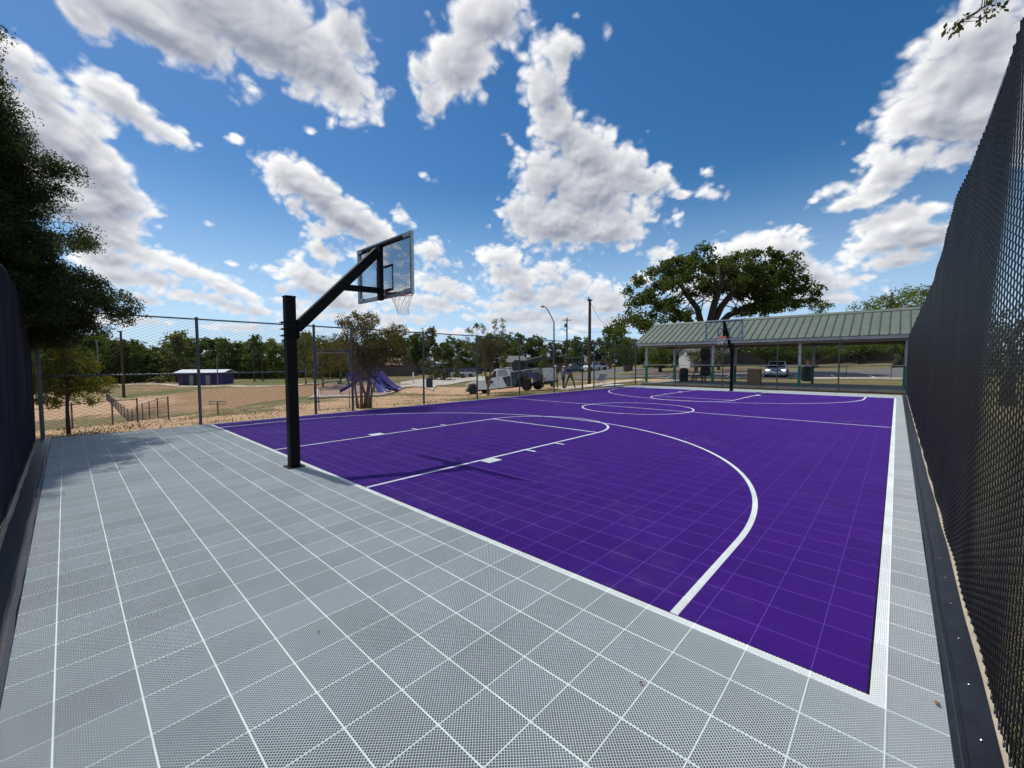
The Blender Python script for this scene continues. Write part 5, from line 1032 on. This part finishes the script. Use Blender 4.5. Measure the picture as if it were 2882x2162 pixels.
def crown_clumps(blobs, per, cr, seed, shell=.55):
    """clump centres spread through a set of ellipsoids, mostly towards their outside"""
    r_ = np.random.default_rng(seed); out = []
    for (x, y, z, rx, ry, rz) in blobs:
        m_ = max(4, int(3.2 * per * (rx * ry * rz) ** (2 / 3) / cr ** 2)); d = r_.normal(size=(m_, 3)); d /= np.linalg.norm(d, axis=1)[:, None]
        out.append(np.array([x, y, z]) + d * np.array([rx, ry, rz]) * (shell + (1 - shell) * r_.random((m_, 1))) * .92)
    return np.vstack(out)
def limb_mesh(trunk, targets, r0, r1, seed, m, parent, name='limb', start=.45):
    r_ = random.Random(seed); b_ = MB(); tr_ = [Vector(q_) for q_ in trunk]
    for t_ in targets:
        t_ = Vector(t_); i = r_.uniform(start, 1) * (len(tr_) - 1); a0 = tr_[int(i)].lerp(tr_[min(int(i) + 1, len(tr_) - 1)], i - int(i)); L = (t_ - a0).length
        m1 = a0.lerp(t_, .35) + Vector((r_.uniform(-.1, .1), r_.uniform(-.1, .1), r_.uniform(.0, .14))) * L; m2 = a0.lerp(t_, .7) + Vector((r_.uniform(-.08, .08), r_.uniform(-.08, .08), r_.uniform(-.02, .1))) * L
        q_ = r0 * r_.uniform(.7, 1.1); b_.tube([a0, m1, m2, t_], [q_, q_ * .7, q_ * .42, r1], 6, cap=False)
    return b_.build(name, m, parent, smooth=True)
def tree(name, loc, label, group, trunks, tr, blobs, cr, leaf, size, n, lm, bm, seed, per=1.0, limbs=16, shell=.55, droop=0, aspect=.6, cat='tree', limb_r=None, start=.45, squash=.75):
    t = empty(name, loc, 0, label, cat, group); b_ = MB()
    for tk_ in trunks:
        k_ = len(tk_); rr = [tr * (1.25 if i == 0 else 1 - .55 * i / (k_ - 1)) for i in range(k_)]; b_.tube(tk_, rr, 9)
    b_.build('trunk', bm, t, smooth=True)
    cl = crown_clumps(blobs, per, cr, seed, shell); r_ = np.random.default_rng(seed + 5); rad = cr * (.6 + .8 * r_.random((len(cl), 1))) * np.array([[1, 1, squash]])
    V, F = leaf_cloud(cl, rad, n, size, seed + 1, droop, aspect); np_mesh('crown', V, F, lm, t); print(name, len(F))
    if limbs:
        sel = cl[r_.permutation(len(cl))[:limbs]]; i_ = 0
        for tk_ in trunks: limb_mesh(tk_, sel[i_::len(trunks)], limb_r or tr * .45, tr * .08, seed + 2, bm, t, start=start); i_ += 1
    return t
# --- big dark cedar at the left
bl = []; rr_ = random.Random(11)
for i in range(70):
    z = 2.5 + 6.3 * (i / 70) ** 1.05; a_ = i * 2.4; R0 = 3.45 - .37 * (z - 2.4) + rr_.uniform(-.55, .5)
    if z < 3.6: R0 += .15
    q_ = .63 * R0; bl.append((q_ * math.cos(a_), q_ * math.sin(a_), z + rr_.uniform(-.1, .25), R0 * rr_.uniform(.34, .48), R0 * rr_.uniform(.34, .48), rr_.uniform(.4, .75)))
bl += [(.2 * math.cos(i), .2 * math.sin(i) + .3, 3.1 + i * .44, 1.5 - .08 * i, 1.7 - .09 * i, .6) for i in range(13)]
bl += [(-1.0, 1.0, 2.5, 1.2, 1.2, .5), (-.6, 1.9, 2.35, .8, .7, .35), (-1.2, .2, 2.0, 1.0, 1.0, .5), (-.2, 2.3, 2.6, .6, .6, .3), (-.3, 1.2, 3.0, 1.4, 1.4, .6)]
bl += [(-.3, 1.8 - .12 * i, 3.2 + i * .6, .9, .8, .6) for i in range(8)]
bl += [(.25, 3.0, 3.15, .55, .62, .26), (.0, 2.5, 3.6, .5, .5, .25), (.1, 3.25, 2.85, .5, .3, .22), (-.2, 2.2, 2.75, .6, .5, .25), (0, 2.35, 6.0, .4, .45, .3), (0, 2.55, 4.6, .5, .5, .3)]
tree('cedar_tree', (-13.6, -4.85, T1(-13.6, -4.85)), 'large dark cedar tree rising over the left fence corner and shading the court', None, [[(0, 0, -.3), (.05, .02, 3), (0, .05, 6.0), (0, 0, 9.2)]], .22, bl, .26, 'cedar', .058, 150, L_cedar, M_barkd, 21, per=1.9, limbs=70, shell=.35, droop=-.2, aspect=.36, limb_r=.045, start=.15, squash=.62)
# --- small yellow-green tree just outside the left fence
yb_ = onX(z1(690, 1455), WX - .75); yl = (WX - .75, yb_[1], T1(WX - .75, yb_[1])); u_ = 9.8 / FPX / 3.568
def yb(x, y): return ((x - 690) * u_ * .98, (1455 - y) * u_)
bl = [(random.Random(i).uniform(-.3, .3), yb(x, y)[0], yb(x, y)[1] + .0, .40, rx * u_, ry * u_) for i, (x, y, rx, ry) in enumerate([(560, 1060, 170, 110), (800, 1040, 200, 110), (950, 960, 140, 90), (720, 900, 190, 110), (850, 760, 120, 100), (640, 780, 160, 100), (460, 960, 120, 100), (700, 640, 150, 90), (870, 1130, 60, 50), (620, 1140, 70, 50), (500, 820, 130, 110), (1010, 900, 60, 40)])]
tree('young_tree', yl, 'young yellow-green tree with a slim reddish trunk just outside the left fence', None, [[(0, 0, -.2), (.02, 0, .6), (.0, .03, 1.2), (.03, -.02, 2.0)]], .042, bl, .13, 'l', .050, 38, L_yel, M_barkr, 31, per=.9, limbs=26, shell=.3, limb_r=.016)
# --- crape myrtle by the gate
cb0 = onX(z2(1512, 1172), WX - .75); cl0 = (WX - .75, cb0[1], -.03); D0 = float((np.array(cl0) - CC) @ CF); u_ = D0 / FPX / 3.568
ldir = Vector((CR[0], CR[1], 0)).normalized()
def pxl(x, y, ref, u, dep=0): return ldir * ((x - ref[0]) * u) + Vector((CF[0], CF[1], 0)).normalized() * dep + Vector((0, 0, (ref[1] - y) * u))
def px_blobs(lst, ref, u, dep, seed=0):
    r_ = random.Random(seed); out = []
    for (x, y, rx, ry) in lst:
        for s_ in (-1, 0, 1): c_ = pxl(x + r_.uniform(-.1, .1) * rx, y, ref, u, s_ * dep + r_.uniform(-.2, .2) * dep); k_ = .8 if s_ else 1; out.append((c_.x, c_.y, c_.z, rx * u * k_, rx * u * k_, ry * u * k_))
    return out
ref = (1512, 1172)
bl = px_blobs([(1500, 400, 200, 130), (1400, 320, 130, 80), (1600, 300, 120, 80), (1480, 260, 80, 60), (1800, 430, 130, 90), (1880, 380, 70, 50), (1750, 560, 170, 120), (1550, 600, 190, 130), (1350, 520, 110, 110), (1900, 560, 100, 100), (1450, 700, 130, 80), (1750, 690, 150, 70), (1930, 690, 60, 50)], ref, u_, .55, 3)
tk_ = [[pxl(1512 + o_, 1180, ref, u_, d_), pxl(1512 + o_ * 1.2, 1050, ref, u_, d_ * 1.3), pxl(1512 + s_ * .8, 850, ref, u_, d_ * 2), pxl(1512 + s_ * 1.6, 600, ref, u_, d_ * 3)] for o_, s_, d_ in ((-55, -110, -.05), (-30, -40, .08), (-5, 10, -.1), (20, 55, .08), (45, 100, -.02), (55, 150, .1), (0, -80, .15))]
tree('crape_myrtle', cl0, 'multi-trunk crape myrtle with brownish leaves right behind the tall fence gate', 'crape myrtles', tk_, .050, bl, .17, 'l', .062, 34, L_myr, M_bark2, 41, per=.6, limbs=90, shell=.35, limb_r=.018, start=.55)
# --- sparse small tree in front of the truck
ref = (620, 1040); p0 = Gt(z3(620, 1042)); D0 = float((p0 - CC) @ CF); D0 = min(max(D0, 19), 23); p0 = np.array(far_at(z3(620, 1042), D0)); u_ = D0 / FPX / 3.568
bl = px_blobs([(620, 520, 190, 130), (600, 640, 180, 100), (770, 350, 45, 90), (690, 340, 40, 70), (510, 360, 35, 60), (440, 400, 45, 60), (570, 380, 35, 50), (760, 500, 90, 120), (450, 560, 100, 110), (640, 740, 90, 40), (800, 620, 60, 70)], ref, u_, .5, 4)
tk_ = [[pxl(620, 1050, ref, u_, 0), pxl(618, 960, ref, u_, 0), pxl(600, 860, ref, u_, .05), pxl(560, 700, ref, u_, .1), pxl(520, 520, ref, u_, 0)], [pxl(624, 960, ref, u_, 0), pxl(645, 830, ref, u_, -.05), pxl(680, 680, ref, u_, 0), pxl(720, 500, ref, u_, .1)], [pxl(612, 930, ref, u_, 0), pxl(590, 830, ref, u_, .15), pxl(620, 650, ref, u_, .2), pxl(640, 500, ref, u_, .2)]]
tree('crape_myrtle', tuple(p0), 'sparse small tree with upright shoots in front of the white truck', 'crape myrtles', tk_, .062, bl, .15, 'l', .065, 20, L_oli, M_bark2, 51, per=.42, limbs=110, shell=.3, limb_r=.016, start=.5)
# --- big oak behind the pavilion
def r5(x, y): return 1700 + x / 3.403, 640 + y / 3.403
ob = far_at(z4(805, 862), 45); ref = ((z4(805, 862)[0] - 1700) * 3.403, (z4(805, 862)[1] - 640) * 3.403); u_ = 45 / FPX / 3.403
bl = px_blobs([(830, 300, 75, 60), (560, 410, 120, 70), (700, 440, 110, 80), (850, 430, 140, 90), (1180, 350, 130, 70), (1400, 330, 95, 80), (1050, 460, 120, 80), (1300, 470, 130, 90), (1500, 460, 130, 90), (1700, 570, 110, 70), (1560, 400, 90, 60), (1630, 490, 110, 70), (1500, 560, 160, 80), (1250, 560, 140, 80), (1450, 380, 80, 60), (1640, 670, 180, 90), (1800, 770, 60, 40), (1400, 640, 150, 80), (1130, 600, 130, 80), (900, 620, 120, 80), (640, 560, 120, 70), (500, 610, 120, 90), (290, 560, 55, 80), (330, 730, 110, 80), (580, 760, 120, 55), (1500, 800, 230, 60), (720, 870, 110, 55), (250, 900, 110, 80), (110, 1010, 110, 60), (400, 960, 100, 70), (520, 830, 60, 50), (1780, 680, 70, 60)], ref, u_, 2.7, 6)
tr0 = [pxl(ref[0], ref[1] + 20, ref, u_), pxl(ref[0] - 5, ref[1] - 160, ref, u_), pxl(ref[0] - 10, ref[1] - 330, ref, u_), pxl(ref[0] + 10, ref[1] - 480, ref, u_)]
tb_ = [[*tr0[:3], pxl(880, 800, ref, u_), pxl(800, 640, ref, u_, 1), pxl(760, 480, ref, u_, 2)], [*tr0[1:3], pxl(1060, 800, ref, u_, -1), pxl(1150, 640, ref, u_, -2), pxl(1250, 480, ref, u_, -2)], [*tr0[1:3], pxl(1200, 860, ref, u_, .5), pxl(1450, 760, ref, u_, 1), pxl(1650, 690, ref, u_, 2)], [*tr0[1:3], pxl(800, 840, ref, u_, 1.5), pxl(600, 740, ref, u_, 2), pxl(400, 700, ref, u_, 2)], [*tr0[1:3], pxl(980, 760, ref, u_, -1.5), pxl(1000, 600, ref, u_, -2.5), pxl(980, 420, ref, u_, -2)]]
tree('oak_tree', ob, 'huge spreading dark green oak towering over the left half of the pavilion roof', None, tb_, .46, bl, .66, 'l', .27, 58, L_oak, M_barkd, 61, per=1.0, limbs=45, shell=.35, limb_r=.07, start=.5)
# --- trees seen below and around the pavilion
def px_tree(name, base, D, lst, label, lm, bm, seed, tr=.12, trunks=None, group=None, cr=.3, size=.12, n=22, per=.7, dep=1.0, limbs=14, cat='tree', top=None):
    p = far_at(base, D); u = D / FPX; bl_ = px_blobs([(x, y, rx, ry) for x, y, rx, ry in lst], base, u, dep, seed); ty = min(y for _, y, _, _ in lst) if top is None else top
    trk = trunks or [[pxl(base[0], base[1] + 3, base, u), pxl(base[0], (base[1] + ty) / 2 + 6, base, u), pxl(base[0] + 2, ty + 6, base, u)]]
    return tree(name, p, label, group, trk, tr, bl_, cr, 'l', size, n, lm, bm, seed, per=per, limbs=limbs, cat=cat, limb_r=tr * .4)
def Z4(l): return [(z4(x, y)[0], z4(x, y)[1], rx / 3.568, ry / 3.568) for x, y, rx, ry in l]
def Z5(l): return [(z5(x, y)[0], z5(x, y)[1], rx / 3.556, ry / 3.556) for x, y, rx, ry in l]
def Z3(l): return [(z3(x, y)[0], z3(x, y)[1], rx / 3.568, ry / 3.568) for x, y, rx, ry in l]
def Z2(l): return [(z2(x, y)[0], z2(x, y)[1], rx / 3.568, ry / 3.568) for x, y, rx, ry in l]
px_tree('shade_tree', z4(350, 805), 54, Z4([(350, 660, 110, 70), (270, 620, 80, 60), (430, 620, 90, 60), (350, 580, 90, 50), (300, 700, 60, 40)]), 'small round shade tree on the mulch bed left of the pavilion table', L_mid, M_barkd, 71, .22, cr=.5, size=.2)
px_tree('shade_tree', z4(60, 790), 66, Z4([(50, 620, 120, 90), (-80, 600, 110, 90), (160, 560, 90, 70), (40, 700, 110, 50)]), 'dark low tree below the left end of the oak crown', L_drk, M_barkd, 72, .2, cr=.6, size=.24)
for x, s_, D, lb in ((710, 75, 50, 'multi-trunk small tree beside the oak trunk inside the pavilion view'), (935, 76, 52, 'multi-trunk small tree right of the oak trunk in front of the white gable')):
    b0_ = z4(x, 800); u = D / FPX; trk = [[pxl(b0_[0] + o_ * .3, b0_[1] + 3, b0_, u), pxl(b0_[0] + o_ * .8, b0_[1] - 22, b0_, u, o_ * .03), pxl(b0_[0] + o_ * 1.7, b0_[1] - 48, b0_, u)] for o_ in (-9, -4, 1, 6, 10)]
    px_tree('crape_myrtle', b0_, D, Z4([(x, 640, 100, 50), (x - 60, 600, 70, 40), (x + 60, 600, 70, 40)]), lb, L_drk, M_bark2, s_, .06, trk, 'crape myrtles', .4, .18, 16, .5, 1.0, 12)
px_tree('shade_tree', z4(1420, 745), 58, Z4([(1420, 600, 130, 60), (1300, 580, 90, 50), (1530, 590, 80, 60), (1430, 660, 60, 30)]), 'dark tree with crown above the silver car in the pavilion view', L_drk, M_barkd, 77, .2, cr=.5, size=.22)
px_tree('evergreen_shrub', z4(1620, 745), 57, Z4([(1610, 680, 95, 60), (1590, 620, 80, 50), (1660, 650, 50, 60)]), 'dark rounded evergreen right of the silver car', L_drk, M_barkd, 78, .1, cr=.4, size=.18, per=.8, cat='shrub')
px_tree('shade_tree', z4(1920, 745), 56, Z4([(1900, 590, 120, 50), (2020, 600, 120, 60), (1820, 600, 90, 50)]), 'dark-trunked tree behind the rear column at the right of the pavilion', L_drk, M_barkd, 79, .2, cr=.5, size=.22)
px_tree('shade_tree', z5(590, 925), 61, Z5([(420, 790, 140, 50), (640, 780, 160, 50), (800, 790, 120, 50), (540, 740, 200, 50), (300, 820, 60, 40)]), 'broad bright green tree with pale trunk in front of the wooden fence at right', L_mid, M_bark, 80, .5, cr=.6, size=.24, top=z5(0, 800)[1])
px_tree('shade_tree', z5(960, 950), 50, Z5([(960, 740, 70, 80), (880, 730, 80, 50), (1040, 760, 60, 60)]), 'very dark thick-trunked tree beside the last pavilion column', L_drk, M_barkd, 81, .6, cr=.5, size=.2, top=z5(0, 760)[1])
px_tree('shade_tree', z5(850, 930), 72, Z5([(700, 380, 130, 60), (850, 330, 170, 70), (1000, 290, 160, 90), (1150, 240, 110, 80), (600, 410, 100, 50), (1200, 330, 120, 100), (850, 430, 200, 80), (1100, 420, 200, 100), (550, 470, 100, 40), (870, 560, 250, 90)]), 'bright green feathery tree rising behind the right end of the pavilion roof', L_brt, M_bark, 82, .35, cr=.9, size=.30, n=24, dep=2.5, per=.6, limbs=20)
px_tree('shade_tree', z5(1420, 960), 48, Z5([(1400, 160, 110, 80), (1350, 260, 130, 100), (1500, 300, 150, 150), (1450, 500, 200, 120), (1300, 430, 120, 100)]), 'darker tree just right of the bright green one behind the black fence', L_mid, M_bark, 83, .35, cr=.7, size=.24, n=20, dep=2.2, per=.5)
px_tree('shade_tree', z5(150, 960), 88, Z5([(160, 400, 60, 40), (110, 420, 50, 30), (210, 420, 50, 25), (160, 520, 120, 80)]), 'small green tree peeking over the pavilion ridge beside the oak', L_mid, M_bark, 84, .2, cr=.8, size=.30)
for i, (x, y, D, top, lab) in enumerate(((2700, 1040, 22, 800, 'leafy tree behind the near part of the black fence'), (2840, 1045, 16, 760, 'dark leafy tree behind the black fence at the right picture edge'), (2620, 1030, 36, 780, 'leafy tree far behind the black fence'))):
    px_tree('shade_tree', (x, y), D, [(x, top + 70, 75, 70), (x - 60, top + 120, 60, 60), (x + 70, top + 110, 70, 70), (x, top + 170, 110, 60)], lab, (L_drk, L_drk, L_mid)[i], M_bark, 90 + i, .2, cr=.4, size=.15, n=18, dep=1.2, per=.5)
# --- reddish crape myrtles beyond the gate
for i, (x, D, lab) in enumerate(((1100, 46, 'reddish crape myrtle with a pale trunk seen through the tall gate'), (1280, 50, 'reddish-brown crape myrtle right of the pale-trunked one behind the gate'), (930, 52, 'greener crape myrtle just right of the near basketball pole'))):
    b0_ = z2(x, 872); px_tree('crape_myrtle', b0_, D, Z2([(x, 500, 120, 110), (x - 70, 600, 100, 90), (x + 80, 580, 100, 90), (x + 10, 420, 90, 70), (x, 700, 130, 60)]), lab, (L_myr, L_myr, L_oli)[i], M_bark2, 100 + i, .09, group='crape myrtles', cr=.42, size=.17, n=22, dep=1.2, per=.55, limbs=18)
# --- far tree line: four models, each tree a copy with its own size
protos = []
for i, (lm, wid, sh) in enumerate(((L_drk, 3.6, 0), (L_mid, 3.3, 1), (L_oak, 4.2, 0), (L_oli, 3.0, 1), (L_brt, 3.0, 1))):
    r_ = random.Random(200 + i); bl = [(r_.uniform(-1, 1) * wid * .62, r_.uniform(-1, 1) * wid * .5, z, wid * r_.uniform(.34, .55), wid * r_.uniform(.34, .55), r_.uniform(.9, 1.4)) for z in np.linspace(.8, 8.6, 14)]
    bl = [(x * (1.15 - z / 16), y * (1.15 - z / 16), z, rx * (1.2 - z / 18), ry * (1.2 - z / 18), rz) for x, y, z, rx, ry, rz in bl]
    protos.append(tree('distant_tree', (0, 0, 0), 'x', 'trees of the far tree line', [[(0, 0, -.5), (0, 0, 3), (.1, 0, 7)]], .15, bl, .62, 'l', .42, 15, lm, M_bark, 210 + i, per=.85, limbs=6, shell=.35, limb_r=.05))
used = [False] * 5; R3 = random.Random(5); lx = []
def plant(px_, top, D, kind, label, wide=1.0):
    p = far_at((px_, 1060), D); zt_ = P((px_, top), D)[2]; hgt = zt_ - p[2]
    if used[kind]: t = copy_tree(protos[kind])
    else: t = protos[kind]; used[kind] = True
    s_ = hgt / 9.6; t.location = (p[0], p[1], p[2] - .2); t.rotation_euler.z = R3.uniform(0, 6.28); t.scale = (s_ * wide, s_ * wide, s_); t['label'] = label; return t
x = 70
while x < 1830:
    top = 944 + 10 * math.sin(x * .021) + 8 * math.sin(x * .057 + 1) + R3.uniform(-8, 12)
    if 400 < x < 470: top += 14
    if x < 380: top -= 6
    D = R3.uniform(86, 120) if x < 1050 else R3.uniform(112, 140)
    if x < 240: D = R3.uniform(60, 90)
    kind = (0 if x < 420 else R3.choice([0, 1, 1, 2, 3, 4])) if x < 840 else R3.choice([0, 1, 2, 1])
    if x < 420 and R3.random() < .3: kind = 2
    seg = 'behind the dog run on the left' if x < 420 else 'behind the purple building' if x < 620 else 'left of the basketball pole' if x < 840 else 'behind the playground and gate' if x < 1200 else 'above the utility truck' if x < 1560 else 'beyond the road below the oak'
    col_ = ('dark green', 'mid green', 'deep olive-green', 'brownish olive', 'yellow-green')[kind]
    plant(x, top, D, kind, f'{col_} tree of the tree line {seg}', R3.uniform(1.0, 1.25)); x += R3.uniform(12, 22)
x = 1850
while x < 2640:
    plant(x, 955 + R3.uniform(-8, 18), R3.uniform(68, 84), R3.choice([0, 0, 2, 0]), 'tree behind the wooden fence seen under the pavilion roof', 1.7); x += R3.uniform(17, 27)
x = 90
while x < 1750:      # low bushes closing the foot of the tree line
    D = R3.uniform(92, 110) if x < 1050 else R3.uniform(108, 122)
    if x < 240: D = R3.uniform(62, 84)
    seg = 'on the left' if x < 600 else 'behind the playground' if x < 1200 else 'behind the truck'
    plant(x, 1008 + R3.uniform(-10, 10), D, 0 if R3.random() < .7 else 1, f'low bushy tree at the tree line foot {seg}', 1.9); x += R3.uniform(30, 46)
for px_, top, D, k_ in ((1225, 912, 60, 3), (1180, 930, 118, 4), (1530, 975, 62, 4), (1290, 985, 66, 3), (1420, 985, 84, 4)):
    plant(px_, top, D, k_, {1225: 'thin-topped brownish tree left of the upright-shoot tree', 1180: 'yellow-green tree directly right of the near crape myrtle', 1530: 'bright yellow-green young tree behind the truck boom', 1290: 'low olive shrub behind the truck hood', 1420: 'low bright shrub beside the grey-shingled house'}[px_], .9)
# --- tree behind the camera whose twig hangs into the top right corner
tw = empty('overhanging_tree', (3.1, -1.4, -.1), 0, 'tree whose leafy twig hangs into the top right corner', 'tree')
MB().tube([(0, 0, -.3), (.1, .05, 1.8), (0, .2, 3.4), (-.3, .7, 4.8), (-.5, 1.2, 6.3)], [.2, .16, .14, .10, .05], 10).build('trunk', M_bark, tw, smooth=True)
o3 = Vector((3.1, -1.4, -.1)); tip = Vector(P(ov(2052, 62), 3.6)) - o3; mid = Vector(P(ov(2130, 12), 3.7)) - o3; st = Vector(P(ov(2200, -60), 3.8)) - o3
b_ = MB(); b_.tube([(-.2, .5, 4.4), (-1.0, 2.0, 5.3), st, mid, tip], [.06, .04, .018, .009, .003], 6); r_ = random.Random(8); cen = []
for k_ in range(16):
    t_ = r_.random(); a0 = st.lerp(mid, t_) if r_.random() < .5 else mid.lerp(tip, t_); e_ = a0 + Vector((r_.uniform(-.16, .16), r_.uniform(-.16, .16), r_.uniform(-.10, .14))); b_.tube([a0, e_], [.004, .0015], 4); cen.append(e_)
br = b_.build('branch', M_bark, tw); V, F = leaf_cloud(np.array([tuple(c_) for c_ in cen] + [tuple(tip)]), np.full((17, 3), .055), 9, .05, 12, .3, .5); np_mesh('leaves', V, F, L_oli, br)
bl = [(0, 1.0, 7.0, 1.6, 1.6, 1.0), (1.0, -.5, 6.3, 1.5, 1.5, .9), (1.2, 1.0, 6.0, 1.3, 1.3, .8)]
cl = crown_clumps(bl, .4, .35, 3); V, F = leaf_cloud(cl, np.full((len(cl), 3), .4), 22, .09, 5, .2, .5); np_mesh('crown', V, F, L_oli, tw)
# ================================================================ GRASS TUFTS
r_ = np.random.default_rng(4); N = 26000
wx = np.concatenate([WX - .15 - r_.random(N // 2) ** 1.5 * 11, r_.uniform(-16, .8, N // 4), r_.uniform(-30, -15, N - N // 2 - N // 4)]); wy = np.concatenate([r_.uniform(-3, 26, N // 2), 26.15 + r_.random(N // 4) * .7, r_.uniform(14, 32, N - N // 2 - N // 4)])
cl_ = np.sin(wx * 1.7 + wy * .6) * np.sin(wy * 1.3 - wx * .5) + r_.normal(size=len(wx)) * .5 > .15; wx, wy = wx[cl_], wy[cl_]; wz = T(wx, wy); k_ = len(wx)
h_ = r_.uniform(.03, .10, k_); a_ = r_.random(k_) * 6.28; dx, dy = np.cos(a_) * .012, np.sin(a_) * .012; lx_, ly_ = r_.normal(size=k_) * .03, r_.normal(size=k_) * .03
V = np.stack([np.stack([wx - dx, wy - dy, wz - .01], 1), np.stack([wx + dx, wy + dy, wz - .01], 1), np.stack([wx + lx_ + dx * .2, wy + ly_ + dy * .2, wz + h_], 1)], 1).reshape(-1, 3)
gr = np_mesh('grass', V, np.arange(k_ * 3).reshape(-1, 3), leaf_mat('dry_grass', [(.07, .065, .02), (.12, .10, .035), (.18, .14, .06)], .3)); tag(gr, 'short dry grass tufts outside the court fences', 'grass', kind='stuff')
print('objects', len(bpy.data.objects))
